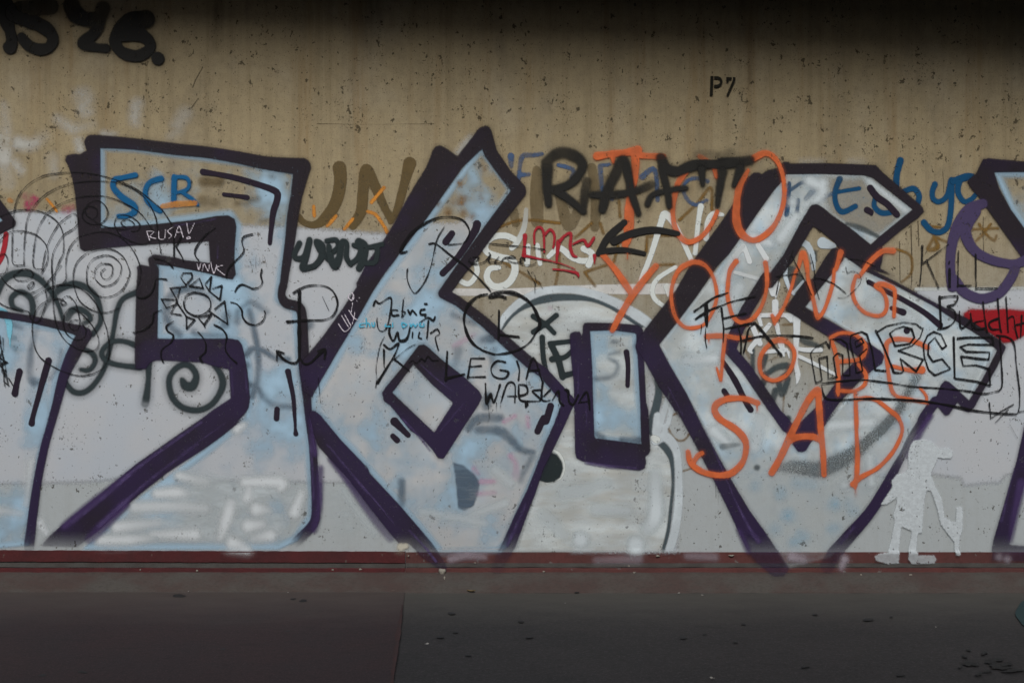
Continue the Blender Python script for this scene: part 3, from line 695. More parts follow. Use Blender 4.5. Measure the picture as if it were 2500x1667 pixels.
# ================================================================== 3. black swirls on the left
w_ = piece('swirl_drawing', 'soft charcoal spray swirls and spiral around the left letters')
for q in ('G -30,260,70 30,140,70 120,78,70 220,66,70 330,92,65 430,170,56 520,290,46 570,400,42 605,520,36', 'G 215,425,36,.9 130,390,50 110,310,56 160,255,56 220,250,56 290,300,60 315,380,60 310,490,50',
          'G 400,450,45,.3 480,320,55,.5 570,220,70,.9 700,172,72 820,200,62 920,290,56 960,420,52 960,540,52 890,650,50', 'G 650,500,60,.6 690,425,72,.9 770,412,62 850,460,52 862,510,52 800,545,50,.6',
          'G 770,780,40 880,830,56 912,900,52 880,970,50 830,995,50 775,985,38', 'G 620,1100,50 700,1195,56 800,1205,56 900,1130,52 1000,970,50 1060,750,46 1090,600,46 1120,430,52 1180,310,52 1320,245,62',
          'G 1320,765,60 1200,720,50 1080,720,50 990,790,52 980,860,52 1050,920,52 1180,950,52 1340,965,62', 'G 1425,930,62 1420,1090,50 1402,1250,70 1390,1310,84,.4',
          'G 1745,1085,50 1775,1140,90 1840,1145,90 1880,1050,62 1830,960,62 1750,940,62 1660,1000,58 1618,1100,58 1650,1250,62 1750,1350,62 H 330,1375,60 450,1325,58 530,1225,58 566,1120,70 540,1020,62 480,940,50'):
    skin('swirl', SS([q]), ST['swirl'], w_)
skin('paint_dot', SS(['G 135,685,54,.7', 'G 140,780,60']), ST['swirl'], wall)

# ================================================================== 4. fills of the big block letters
LET = []
def letter(label):
    o = piece('graffiti_letter', label); LET.append(o); return o
l_edge = letter('left-edge purple block letter with two inner drips')
l_three = letter('tall purple outlined 3 with pale blue fill')
l_six = letter('purple outlined 6 with pale blue fill and diamond counter')
l_box = letter('small purple rectangular zero with pale blue middle')
l_ess = letter('angular purple S with white fill crossed by orange words')
l_right = letter('purple block letter cut off by the right edge')
skin('fill', [PG('G -200,470 250,510 560,580 740,640 640,900 560,1100 470,1568 M 430,350 330,900 285,1290 -200,1340'), PG('A -100,830 60,930 -100,990')], ST['blue'], l_edge, None, 5.0)
skin('fill', [PG('A 940,200 1300,215 1700,270 B 700,340 1300,440 1240,800 1190,1200 H 1150,60 1120,300 1290,400 1310,700 1330,950 1370,1250 N 1400,300 1440,700 1440,1020 1280,1250 1100,1330 M 800,1330 950,1190 1350,830 N 400,370 780,60 H 810,1300 790,1000 740,750 640,700 G 1500,700 1500,50 A 1480,1340 B 420,1420 620,1490 670,1450 660,1180 680,990 620,900 A 1300,1000 950,1020')],
     ST['blue'], l_three, None, 5.0)
skin('undercoat', [PG('C 1700,800 1350,1300 I 1110,250 1500,530 J 250,800 740,1290 P 560,330 380,780 170,1280 90,1340 O 1080,1340 700,940 200,380 N 1500,100 H 1400,1380 1420,1230 1600,930 I 70,860 440,230 C 690,1250 900,960 1250,960 1500,800')],
     dict(ST['wash'], c=col(172, 171, 169), c2=col(160, 168, 173), patch_scale=2.2, soft=8.0, patch=0.2), l_six, None, 6.0, (1336, 1347, 0.0))
skin('fill', [PG('C 1470,200 1800,640 1350,1300 I 1110,250 1500,530 J 250,800 740,1290 P 560,330 380,780 170,1280 90,1370 O 1080,1400 700,940 200,380 N 1500,100 H 1400,1380 1420,1230 1600,930 I 70,860 440,230 C 690,1250 1120,670')],
     ST['blue'], l_six, None, 5.0, (1336, 1347, 0.12))
skin('fill', [PG('J 930,600 1400,600 1440,1300 P 1450,350 960,300')], ST['blue'], l_box, None, 5.0)
skin('fill', [PG('E 1230,480 1960,490 F 430,500 900,830 490,1170 100,870 0,800 E 1550,800 1430,900 1270,1290 1010,1568 K 870,420 740,760 870,980 1250,1540 Q 1400,400 1740,0 L 100,1440 450,1050 620,860 450,720 100,510 K 1430,390 E 1810,1290 F 300,1310 L 700,170 1100,380 1690,760 1430,1290 1200,1090 1110,1300 1000,1440 R 870,230 620,760 280,1210 90,1400 Q 1260,1500 1060,1200 740,690 380,0 K 130,930 35,750 400,280 E 700,1260 1130,650')],
     dict(ST['bluew']), l_ess, None, 5.0, (1090, 1200, 0.18))
skin('fill', [PG('F 1660,460 2200,460 2200,1400 1960,1020 1830,840')], ST['blue'], l_right, None, 5.0)
# bare concrete shows inside the first arm of the S
skin('bare_patch', [PG('F 20,520 410,520 850,850 560,1090 250,960 90,860 20,700', r=-4)], dict(c=(0.40, 0.36, 0.28, 1), soft=10, wob=3, chip=0.7, patch=0.5, patch_scale=5.0, grain=0.2), l_ess, None, 5.0)
w_ = piece('graffiti_word', 'bright blue handwriting ending in by yo near the upper right')
skin('letter', SS(['E 1280,580,36,.7 1268,760,45,.8 1255,880,50,.85', 'E 1300,640,34,.6 1420,570,34,.6 1520,640,34,.55', 'E 1365,740,36,.6 1355,850,38,.7', 'E 1500,660,60,.35 1440,730,50,.3']), ST['blu'], w_)
skin('letter', SS(['F 195,540,60,.75 150,660,50,.9 160,780,50 220,855,55 345,800,50', 'F 40,720,40,.4 90,690,38,.6 200,660,36 380,630,40']), ST['blu'], w_)
skin('letter', SS(['F 775,360,65 740,500,60 735,640,60', 'F 800,660,50 900,630,55 955,700,55 930,790,55']), ST['blu'], w_)
skin('letter', SS(['F 540,690,40,.7 525,800,50 600,865,55 720,850,50']), ST['blu'], w_)
skin('letter', SS(['F 1105,590,58 1080,660,50 1090,730,50 1150,755,50 1220,700,50 1258,560,55', 'F 1265,550,60 1260,800,55 1230,980,55 1160,1045,55 1070,1030,55 1000,955,62']), ST['blu'], w_)
skin('letter', SS(['F 1280,560,65 1400,520,75 1460,515,60', 'F 1340,560,60 1325,660,55 1380,752,50 1450,735,50 1510,670,40']), ST['blu'], w_)
skin('rust_stain', SS(['C 1260,580,60,.9 1275,560,40,.6', 'C 1280,740,90,.9 1310,730,60,.7', 'C 1150,850,70,.7', 'C 1390,900,60,.6', 'C 1470,720,60,.5', 'C 1050,770,70,.6', 'C 1300,870,60,.5', 'C 1500,430,50,.5', 'C 1210,760,50,.4']),
     dict(ST['gold'], c=col(128, 98, 62), soft=9.0, patch=0.7, patch_scale=26.0), l_six)
skin('smear', SS(['B 380,560,90,.5 540,560,90,.7', 'B 360,740,80,.5 480,760,90,.4', 'B 700,770,60,.4 900,730,60,.5', 'B 1040,520,60,.4', 'B 930,940,40,.4 1010,930,30,.4']), dict(ST['brown'], soft=8.0, patch=0.5), l_three)

# ================================================================== 5. what shows through and over the fills
skin('white_haze', SS(['M 1250,1000,220,.35 1700,860,280,.5 N 300,760,300,.6 620,820,320,.6 950,780,280,.65 1250,820,200,.6', 'M 1050,1200,180,.45 1500,1130,260,.55 N 200,1100,300,.55 700,1120,300,.5 1050,1100,260,.55', 'N 1650,800,160,.3 1750,1100,160,.35']),
     dict(ST['fogw'], soft=24.0, gain=1.35, patch=0.55, patch_scale=8.0, aniso=(0.7, 0, 1.6)), wall, 'broad cloudy white spray haze at the foot of the 3', 6.0)
skin('white_spray', SS(['N 150,630,60,.6 400,690,70,.35', 'N 780,690,70,.6 1110,690,80,.8 1120,740,60,.7', 'N -60,800,70,.7 100,790,80,.7 220,800,60,.4', 'N 640,900,80,.5 600,1050,80,.7 540,1220,50,.5',
                        'N 800,840,70,.7 820,760,60,.5', 'N 890,950,90,.8 1000,960,60,.4', 'N 1250,980,80,.6 1320,800,50,.7', 'N 810,1110,90,.7 940,1090,60,.5', 'N 1020,1200,80,.6 860,1230,60,.4',
                        'N 660,1270,90,.6 800,1320,50,.5', 'N -100,1190,60,.5 300,1190,80,.7', 'M 1290,930,80,.5 1600,920,80,.5 1960,940,70,.4', 'M 1120,1120,80,.6 1500,1080,70,.4', 'M 960,1245,70,.7 1250,1240,70,.6 1500,1220,50,.3',
                        'N 700,170,80,.7 750,150,50,.6', 'M 300,500,40,.5 260,900,40,.4', 'M 380,1080,60,.7 450,1180,40,.7', 'M 0,960,60,.4 200,990,50,.3']), ST['fogs'], wall, 'hazy white spray patches low between the letters', 5.0)
skin('white_spray', SS(['P 1560,600,120,.4 1570,1000,150,.7 1480,1150,120,.4', 'P 850,1240,160,.6', 'P 1380,1290,170,.6', 'P 500,1000,150,.3 700,1200,120,.3', 'P 1000,950,120,.4 1300,960,100,.4', 'P 700,800,150,.3 1100,700,100,.3',
                        'O 1600,570,100,.4 1750,700,100,.4', 'O 900,970,80,.4 1500,1080,80,.4', 'O 1250,1050,60,.3 1700,890,80,.5', 'P 400,450,60,.4 600,300,60,.3', 'O 150,770,70,.3 300,1000,70,.3 450,1180,60,.3']),
     ST['fogw'], wall, 'streaky white spray inside the silver bubble', 5.0)
skin('white_spray', SS(['E 1480,560,120,.7 1610,640,90,.8 1520,760,80,.7', 'E 1310,760,70,.7', 'E 1450,790,70,.9', 'E 1340,900,90,.8 1200,1100,120,.6', 'E 930,1100,120,.7 1090,1150,90,.8', 'E 740,1300,100,.5 650,1500,100,.6',
                        'K 800,200,120,.5 600,600,150,.4', 'K 560,880,110,.9 300,900,120,.4', 'K 620,1050,90,.5 800,1200,110,.4', 'L 500,350,140,.4 900,500,100,.5', 'L 750,650,120,.6 1150,900,120,.4', 'L 1400,800,120,.4 1450,1000,120,.4',
                        'Q 560,200,120,.7 700,330,90,.6', 'Q 1000,100,130,.4 950,350,120,.5', 'R 100,150,110,.6 500,120,100,.6', 'R 380,60,80,.5', 'R 480,450,90,.5 500,700,80,.5', 'R 240,720,100,.4', 'F 480,560,60,.8 650,700,60,.8 840,850,60,.8',
                        'F 30,580,110,.8 20,700,80,.7']), ST['fogw'], wall, 'cloudy white fill spray inside the angular S', 5.0)
skin('blue_spray', SS(['Q 1200,800,100,.6', 'Q 1270,1010,110,.6', 'Q 1400,1220,120,.5 1330,1270,80,.4', 'Q 1140,1140,90,.5', 'Q 950,740,70,.5', 'Q 1850,900,100,.4', 'Q 1720,1130,90,.35', 'R 150,900,110,.4', 'R 130,1130,90,.4', 'R 320,950,80,.4', 'Q 1350,700,90,.35 1500,720,70,.35']),
     dict(ST['fogw'], c=col(150, 190, 212), soft=17.0, wob=5.0, patch=0.5, patch_scale=9.0, gain=1.0), wall, 'light blue sprayed dabs low in the angular S', 5.0)
skin('shadow_spray', SS(['H 30,450,80,.55 30,330,75,.6 120,240,60,.6 230,215,62,.7 350,240,60,.5 450,330,50,.3', 'H 20,440,70,.7 50,560,60,.7 150,650,62,.6', 'H 290,620,60,.4 330,650,40,.4 600,660,40,.3', 'H 700,530,52,.5 712,430,50,.5 780,370,50,.35 850,350,46,.5 985,430,50,.55',
                         'H 820,420,46,.5 860,600,46,.65 895,760,46,.75 905,900,46,.75 895,1080,46,.85 850,1240,40,.8', 'H 795,840,40,.8 850,785,42,.9 940,800,42,.85 1080,880,46,.9 1190,890,36,.8',
                         'H 800,1120,50,.9 900,1170,46,.7 960,1260,50,.4 1080,1330,46,.5 1240,1345,46,.6', 'H 590,560,80,.45 610,470,80,.4', 'H 1340,570,120,.5 1400,560,80,.4', 'H 800,950,50,.8']), ST['ghost'], l_three)
skin('shadow_spray', SS(['G 350,600,50,.4 305,760,50,.65 290,900,62,.75 290,1040,62,.4 330,1105,74,.8 370,1100,50,.5', 'G 480,1070,34,.5 560,950,36,.45 590,800,30,.35', 'G 130,560,50,.4 210,590,40,.3']), ST['ghost'], l_edge)
skin('shadow_spray', SS(['O 705,690,60,.7 710,900,62,.55', 'O 1350,180,60,.6 1440,85,80,.75 1650,80,66,.9', 'O 1440,190,70,.5 1640,200,80,.7 1760,290,70,.85 1850,380,56,1 1960,410,46', 'I 1540,1240,70,.7 1520,1330,80,.5',
                         'I 1570,850,70,.35 1590,950,60,.35', 'I 1560,690,90,.7 1480,705,50,.5', 'I 1200,460,60,.3 1400,550,50,.5', 'J 30,800,60,.3', 'O 1960,440,50,.6 1880,590,50,.6 1850,680,40,.4', 'I 1250,800,90,.25 1230,930,60,.25']), ST['ghost'], l_six)
skin('dark_patch', [PG('O 1200,505 1300,530 1400,615 1452,690 1440,810 1390,920 1310,958 1250,940 1240,800 1220,620')], dict(ST['slate'], c=col(78, 92, 106), patch=0.45, aniso=(0.5, 0, 3)), l_six, 'slate half-moon patch low inside the 6')
skin('shadow_spray', SS(['J 1165,718,34,.6 1205,722,30,.5', 'J 1120,880,26,.3 1195,920,30,.6 1205,980,36,.7 1150,1050,40,.6 1000,1075,40,.5', 'J 1130,840,24,.4 1220,820,26,.4', 'P 1010,230,40,.8 1060,260,50,.8', 'P 1250,280,40,.8 1400,290,60,.9']), ST['ghost'], l_box)
skin('pink_dab', SS(['O 1690,115,40 1790,60,40', 'O 1910,70,40 1920,160,40', 'O 1400,560,52,.8 1440,610,40,.6', 'O 1470,685,52 1590,685,40', 'O 1450,805,50,.8 1600,790,36,.7', 'O 1750,440,50 1800,520,50 1800,640,70,.4', 'I 1210,760,50,.4 1320,700,50,.7 1400,650,40,.4', 'J 560,400,40,.5', 'J 1220,1170,30,.0']),
     ST['pink'], l_six)
skin('shadow_spray', SS(['E 1300,1420,110,.95 1310,1530,130 K 1310,90,130,.95 1380,140,90,.9', 'K 930,800,40 930,990,40', 'K 1050,860,52 1020,960,52', 'K 1080,1015,46 1160,965,56 1250,950,66 1290,990,50 1200,1060,30', 'K 1180,1100,50 1210,1215,66 1270,1070,50',
                         'K 1150,1190,66 1120,1270,58', 'K 1055,1030,66 1030,1120,54', 'Q 1270,80,54', 'K 1380,690,50,.8 1450,725,62,.9 1590,770,36,.8', 'F 260,965,30,.7 400,1010,56,.7 570,1095,30,.7', 'E 1520,1240,50,.8 1525,1310,44,.8', 'F 570,1310,60,.9 560,1370,50,.9', 'Q 640,350,60,.5 800,330,30,.4', 'Q 970,550,56,.6']),
     dict(ST['slate'], c=col(62, 70, 72)), l_ess)
skin('hatched_band', SS(['Q 1180,550,70,.5 1350,545,130,.7 1550,570,150,.8 1700,520,150,.85 1900,410,130,.9 R 450,310,105 600,180,100 720,50,92 L 770,1350,85 870,1170,80,.8 930,1060,90,.6']), ST['hatch'], l_ess, 'grey scratchy brush crescent at the foot of the S')
w_ = piece('graffiti_tag', 'white spidery strokes dripping inside the angular S')
skin('stroke', SS(['E 760,1280,60,.7 840,1180,50,.8', 'E 850,1190,46 900,1330,52', 'E 980,1170,50 1060,1300,56', 'E 760,1430,36,.8 1000,1500,36,.8']), dict(ST['white'], c=col(196, 200, 200)), w_)
skin('stroke', SS(['K 1090,190,46 1120,270,40', 'K 1140,180,110 1150,290,24', 'K 1145,345,62 1145,450,62', 'K 985,470,42 1290,470,42 1370,520,40', 'K 985,480,40 1010,560,36', 'K 1090,560,46 960,720,50 900,800,46 930,830,12', 'K 920,560,52 1000,740,52', 'K 1160,560,46 1180,660,38', 'K 1250,480,30 1300,510,60']), dict(ST['white'], c=col(196, 200, 200)), w_)
skin('stroke', SS(['K 1350,500,74 1350,640,62 1340,900,42 1362,1040,52 1350,1130,8', 'K 1040,820,36 1250,800,42', 'K 1360,790,36 1450,800,44 1580,800,44', 'K 1370,860,36 1560,950,36 1720,1035,30', 'K 1200,740,66 1230,860,16', 'K 1270,820,30 1280,880,8']), dict(ST['white'], c=col(196, 200, 200)), w_)
skin('stroke', SS(['E 1370,1140,60,.75 1450,1170,66,.75 1500,1280,54,.85 1510,1400,40,.6', 'E 1600,1150,110,.85 1700,1180,60,.75', 'E 1250,1320,40 1240,1450,42 K 1250,130,40 1290,230,34 1330,270,26', 'K 1420,140,30,.8 1330,240,30,.8']), dict(ST['white'], c=col(186, 198, 204)), w_)
# red blob and left cyan drip
skin('red_blob', [PG('L 1380,450 1440,408 1640,415 1760,405 1980,425 2200,430 2200,600 1960,660 1850,720 1760,735 1650,650 1500,580 1370,540')], ST['redb'], wall, 'solid red sprayed blob beside the black marker writing')
skin('cyan_drip', SS(['G -20,415,66 50,450,64 90,540,62 95,640,46 98,700,16 102,770,6']), ST['cyan'], wall, 'light cyan hooked stroke with a drip at the left edge')

# ================================================================== 6. purple outlines
FD = (1296, 1352, 0.42)
skin('outline', SS(['A -60,735,105 105,955,100 -60,1040,100'], None, False) + SS(['G -60,450,72 250,498,72 560,562,82 780,620,115', 'G 815,650,140 760,740,135 690,870,130 610,1060,98 540,1330,82 475,1560,76 M 430,350,78 370,640,78 330,900,86 303,1120,92 285,1260,98,.8 280,1310,98,.2']),
     ST['plum'], l_edge)
skin('drip', SS(['G 190,1005,62 165,1110,50 145,1215,64']), ST['hi'], l_edge)
skin('drip', SS(['G 468,900,62 430,1030,62 370,1250,50 320,1430,46 307,1500,62']), ST['hi'], l_edge)
skin('outline', [
    PG('A 625,355 640,312 700,298 770,300 830,265 805,180 850,128 950,115 1020,135 965,245 970,1005 1300,985 1568,962 B 300,930 500,892 620,885 680,920 697,990 682,1180 677,1340 692,1450 660,1500 600,1490 420,1440 100,1375 A 1500,1357 1520,1500 1325,1500 1310,1380 1350,1355 1430,1370 1415,1300 1470,1255 1700,1290 B 200,1312 445,1340 430,1130 100,1155 A 1640,1150 1300,1172 1000,1200 860,1220 800,1227 768,1200 755,1100 740,900 720,680 690,520 660,420'),
    PG('A 1320,1370 1522,1370 G 1525,60 1510,690 1700,695 H 300,690 640,690 720,705 750,750 775,850 805,1020 828,1260 815,1350 780,1405 700,1490 N 780,75 560,250 400,365 200,490 M 1600,600 1350,795 1100,1015 900,1190 740,1310 390,1300 480,1200 700,1010 1000,770 1300,520 1640,280 1960,60 N 470,0 H 640,1260 625,985 500,960 360,918 0,900 G 1490,900 1440,925 1400,980 1300,985 1290,900 1295,600 1305,230'),
    S('A 880,185,140 960,182,125 1300,205,112 1700,255,115 B 400,282,112 700,330,116 1000,388,130 1325,420,168'),
    S('B 1325,430,165 1270,700,112 1235,900,112 1205,1150,96 1160,1450,80 1145,1568,72 H 1150,150,74 1128,270,76 1170,350,95 1290,390,100 1325,480,90 1335,700,100 1340,900,110 1370,1250,78 1395,1500,70 N 1425,350,70 1448,700,78 1455,1000,86 1415,1110,90 1310,1220,96,.8 1240,1290,90,.1')],
    ST['plum'], l_three, None, 4.0, (1290, 1330, 0.35))
skin('inner_line', SS(['B 375,470,58 500,490,46 700,530,52 900,590,56 1040,640,62 1090,680,64 1080,760,62 1050,850,62 1030,1000,46 1015,1150,40']), ST['hi'], l_three)
skin('inner_line', SS(['B 575,685,36 700,700,36 800,715,48']), ST['hi'], l_three)
skin('drip', SS(['H 1190,1005,58 1210,1100,46 1240,1250,42 1255,1450,34 N 1258,120,28 1260,180,26 1265,228,50']), ST['hi'], l_three)
skin('drip', SS(['H 1085,1365,52 1080,1455,54']), ST['hi'], l_three)
skin('feather', SS(['M 1250,610,60,.5 900,880,80,.6 620,1110,70,.7', 'M 1200,900,90,.7 980,1120,110,.6 860,1240,90,.4', 'N 1500,560,60,.6 1490,900,60,.5 1440,1150,60,.5', 'O 40,470,70,.7 190,660,80,.7 330,860,90,.6 460,1040,100,.5 600,1220,80,.4', 'N 1420,100,50,.8 1450,420,50,.7']),
     ST['plumL'], l_three)
skin('outline', [
    PG('C 1240,320 1390,130 1430,70 1510,25 1555,45 1580,160 1465,265 1290,430 1120,670 960,900 690,1250 560,1430 I 590,0 440,230 300,480 200,650 70,860 H 1600,930 1500,1100 1420,1250 1340,1200 1300,1000 1330,900 1520,670 1700,420 1850,190 I 270,170 C 380,1330 530,1130 630,970 740,760 850,570 940,430 980,330 1000,270 1030,228 1080,215 1130,240'),
    S('C 1500,110,150 1560,290,130 1700,490,120 1830,640,136 1830,660,140 1600,960,125 1350,1300,120 I 1110,260,106', None, False),
    S('I 1110,260,106 1250,335,96 1500,530,100 1750,760,106 1950,935,108 J 500,1020,104 740,1290,116 640,1530,100 P 560,330,96 460,560,72 380,780,86 270,1030,110 170,1280,130 100,1400,120,.6 50,1500,110,0.25', None, False),
    PG('I 820,820 870,755 920,745 960,770 1080,880 1300,1050 1450,1190 1480,1250 1440,1330 1300,1540 O 1160,390 1110,465 1060,465 1000,380 900,270 I 790,1568 600,1330 540,1290 520,1210 560,1150 700,980', ['I 820,940 620,1207 O 1020,215 I 1200,1305 1000,1130']),
    PG('H 1400,1390 1440,1375 1500,1420 N 1560,120 1700,290 1960,560 O 400,600 700,920 1000,1270 1130,1450 1150,1520 1060,1500 900,1400 780,1280 680,1275 600,1180 400,930 200,660 N 1600,480 1480,350 1440,250 1395,30')],
    ST['plum'], l_six, None, 4.0, FD)
skin('inner_line', SS(['C 1430,970,78 1400,1050,72 1250,1280,58 1100,1440,62']), ST['hi'], l_six)
skin('inner_line', SS(['C 1190,1060,62 1130,1140,68']), ST['hi'], l_six)
skin('inner_line', SS(['J 565,1335,66 520,1480,66 P 500,80,66 440,205,62']), ST['hi'], l_six)
skin('inner_line', SS(['O 640,110,82 720,190,56 770,240,52']), ST['hi'], l_six)
skin('inner_line', SS(['O 625,250,52 665,290,58']), ST['hi'], l_six)
skin('outline', [PG('J 745,660 760,635 800,622 850,625 868,670 872,570 890,540 930,537 1200,542 1400,560 1450,600 1460,900 1480,1300 P 1500,0 1520,390 1500,425 1470,445 1480,500 1465,560 1410,582 1200,555 860,490 810,460 798,400 790,0 J 785,1100 760,900',
                    ['J 942,618 1150,612 1380,640 1387,700 1375,770 1395,850 1420,1300 P 1430,325 1200,295 985,268 975,0 J 965,1000 955,800'])], ST['plum'], l_box)
skin('inner_line', SS(['J 1290,820,56 1305,950,44 1300,1140,42']), ST['hi'], l_box)
skin('outline', [
    PG('E 1250,380 1250,495 1215,560 1130,650 1000,830 870,1020 700,1260 K 590,0 400,280 220,520 35,750 130,930 300,1220 470,1568 Q 540,330 740,690 900,960 1060,1180 1180,1360 1270,1500 1200,1568 1100,1568 960,1450 880,1350 700,960 560,680 400,370 200,0 J 1800,1450 1600,1150 1460,900 1390,800 1375,760 1400,690 1520,530 1640,380 1760,230 E 330,1360 480,1150 640,930 760,750 810,650 835,580 880,520 940,478 985,475 1015,490 1080,450 1160,435 1200,385'),
    PG('E 1200,420 1215,375 1250,372 1290,388 1600,388 F 0,385 300,395 540,405 600,470 760,610 900,730 985,805 1000,850 950,905 780,1030 600,1180 610,1260 580,1390 700,1460 L 500,30 700,130 950,265 1200,395 1400,490 1700,690 1785,770 1700,960 1560,1200 1480,1350 1430,1395 1390,1380 1320,1300 1240,1415 1200,1427 1150,1365 1090,1310 1160,1130 1200,1090 1245,1105 1430,1280 1560,1070 1700,800 1550,680 1350,555 1100,385 750,195 420,40 F 380,1380 230,1270 140,1140 0,1030 E 1550,1020 1480,970 1440,870 1490,808 1555,785 1620,825 F 100,870 300,1010 490,1165 570,1090 890,830 510,530 430,505 0,490 E 1250,495'),
    S('E 1530,850,140 1430,1000,122 1270,1290,110 1090,1530,106 K 1060,110,110 870,420,116 740,700,126 715,800,110 870,980,106 1040,1230,106 1250,1540,92 Q 1190,60,96 1330,240,110 1410,340,84', None, False),
    PG('E 1740,1195 1690,1200 1620,1290 1500,1490 K 1420,150 1250,380 1240,420 1500,580 1700,700 1900,830 L 370,870 200,1050 K 1600,1280 1340,1530 Q 1310,330 1360,400 1400,402 1440,390 1480,320 1740,0 L 60,1480 200,1290 400,1080 500,1000 600,930 620,860 590,810 450,720 300,640 100,520 K 1568,470 1430,390 1600,180 E 1790,1320 1810,1270'),
    S('L 1110,1290,100 1000,1440,96 R 960,140,80,.9 880,250,66,.55 800,420,66,.6 740,530,80,.85 620,760,102 480,980,106 280,1210,124 120,1390,134 60,1480,130,.5')],
    ST['plum'], l_ess, None, 4.0, FD)
skin('feather', SS(['R 1060,60,50,.8 960,220,60,.7 860,440,60,.6', 'Q 800,1150,50,.6 880,1330,60,.5', 'Q 900,1150,40,.5 1000,1250,40,.5']), ST['plumL'], l_ess)
for q in ('F 485,625,64 550,710,66 650,780,62 740,880,62', 'L 470,150,46 620,230,42 800,320,48 1000,440,52 1150,560,62', 'L 690,400,42 800,440,64', 'K 645,910,40 760,1090,60 860,1290,52 910,1370,58', 'K 655,1190,52 685,1235,52'):
    skin('inner_line', SS([q]), ST['hi'], l_ess)
skin('paint_dot', SS(['F 455,835,62 490,855,56 500,890,10', 'L 835,615,62']), ST['hi'], l_ess)
skin('outline', [PG('F 1410,560 1500,480 1560,350 1620,340 1960,370 2200,380 2200,470 1670,475 1720,630 1830,830 1960,1010 2200,1330 2200,1700 1900,1240 1700,960 1520,710 1440,620'),
                 PG('L 1995,1500 R 1960,150 1885,480 1750,950 1660,1250 1630,1430 2100,1440 2100,1310 1815,1285 1890,960 2000,560 2100,200')], ST['plum'], l_right, None, 4.0, FD)
skin('feather', SS(['R 1930,700,90,.7 1860,1050,70,.6 1830,1250,40,.5']), ST['plumL'], l_right)
skin('graffiti_letter', SS(['F 1560,775,95,.9 1430,830,110 1330,970,112 1270,1150,98 1250,1350,92 1270,1568,98 L 1290,130,98 1370,235,98 1480,295,96 1580,308,96 1720,255,96 1820,130,96 1870,30,96,.8', 'F 1500,850,90 1410,980,112 1400,1080,112 1480,1220,96 1640,1310,90 1850,1350,84 1980,1310,100']),
     ST['violet'], wall, 'looping violet letter behind the right-edge block letter')
ST['streak'] = dict(c=col(86, 72, 112), soft=2.2, wob=1.2, chip=0.3, patch=0.6, patch_scale=14.0, grain=0.2)
for par, q in ((l_three, 'M 1930,120,26,.5 1640,320,30,.6 1300,570,34,.7 1000,830,34,.7 700,1070,36,.6'), (l_three, 'M 1900,330,22,.5 1500,620,28,.6 1200,880,34,.7 950,1110,40,.6'), (l_three, 'N 600,120,10,.5 300,330,12,.5 100,470,10,.4'),
               (l_three, 'H 650,1000,14,.4 665,1230,14,.5'), (l_three, 'H 780,1000,14,.4 800,1200,14,.5'), (l_three, 'B 500,920,12,.4 300,960,12,.4 100,985,10,.4'), (l_three, 'B 520,1180,10,.4 515,1300,10,.4'),
               (l_three, 'N 1400,250,30,.6 1425,600,26,.6 1435,850,22,.6'), (l_three, 'N 1500,700,26,.6 1510,950,22,.5'),
               (l_six, 'O 20,350,10,.7 250,630,12,.8 450,860,10,.8 640,1090,10,.8'), (l_six, 'N 1560,330,8,.6 1800,620,10,.7 1950,800,9,.6'), (l_six, 'O 780,1150,16,.6 950,1330,22,.7 1040,1440,26,.6'),
               (l_six, 'I 890,940,10,.5 1060,1090,12,.7 1190,1190,12,.6'), (l_six, 'O 1080,200,14,.5 1200,60,14,.5 1300,-60,12,.4'), (l_six, 'O 720,90,16,.6 880,260,20,.7 980,390,20,.5'), (l_six, 'P 330,900,20,.5 230,1130,30,.6 150,1290,34,.6'),
               (l_box, 'J 830,950,8,.7 828,1150,8,.6 825,1320,8,.5'), (l_box, 'P 900,505,30,.6 1150,545,34,.7 1380,560,26,.6'), (l_box, 'J 905,1250,10,.4 P 910,150,10,.5'),
               (l_ess, 'Q 470,180,10,.4 580,430,12,.5 760,860,16,.6 900,1130,30,.7 980,1260,40,.6'), (l_ess, 'K 120,1150,10,.4 260,1420,10,.5'), (l_ess, 'R 330,1120,26,.5 200,1270,34,.5'), (l_right, 'R 1860,560,20,.4 1740,1060,26,.5')):
    skin('streak', SS([q]), ST['streak'], par)
# plaster smear that covers the foot of the 6
skin('plaster_smear', SS(['O 700,1310,70,.9 750,1300,50,.9']), dict(ST['fogw'], c=col(170, 165, 150), soft=5.0), wall)
for q in ('O 1180,1420,60,.4 1330,1390,60,.35 1500,1400,50,.3', 'Q 1290,1400,70,.5 1400,1420,70,.35', 'R 230,1420,70,.5 190,1500,40,.3', 'P 1000,1430,60,.2 1400,1420,80,.25', 'Q 300,1390,60,.25 560,1400,70,.25', 'R 1700,1400,60,.3', 'R 1780,1420,60,.35'):
    skin('white_smear', SS([q]), dict(ST['fogw'], c=col(150, 140, 148), soft=9.0), wall, None, 4.0)

# ================================================================== 7. tags over the block letters
w_ = piece('graffiti_word', 'bright blue sprayed letters SCR on the top bar of the 3')
skin('letter', SS(['A 1300,500,52 1180,525,46 1100,545,52 1090,620,56 1170,710,62 1280,790,66 1290,850,62 1220,890,50 1140,895,46']), ST['scr'], w_)
skin('letter', SS(['A 1545,535,58 1440,570,52 1395,650,50 1410,740,52 1480,810,56 1535,840,56']), ST['scr'], w_)
skin('letter', SS(['A 1672,520,56 1667,650,54 1665,780,50', 'A 1670,520,36 1780,525,42 1815,580,36 1790,640,36 1690,670,32', 'A 1740,660,36 1840,730,42 1895,785,32']), ST['scr'], w_)
skin('amber_scribble', SS(['A 1560,800,50,.7 1700,780,62,.8 1870,770,50,.7']), ST['amber'], wall, 'amber smear underlining the blue letters')
w_ = piece('graffiti_tag', 'dark green-black bubble tag between the 3 and the 6')
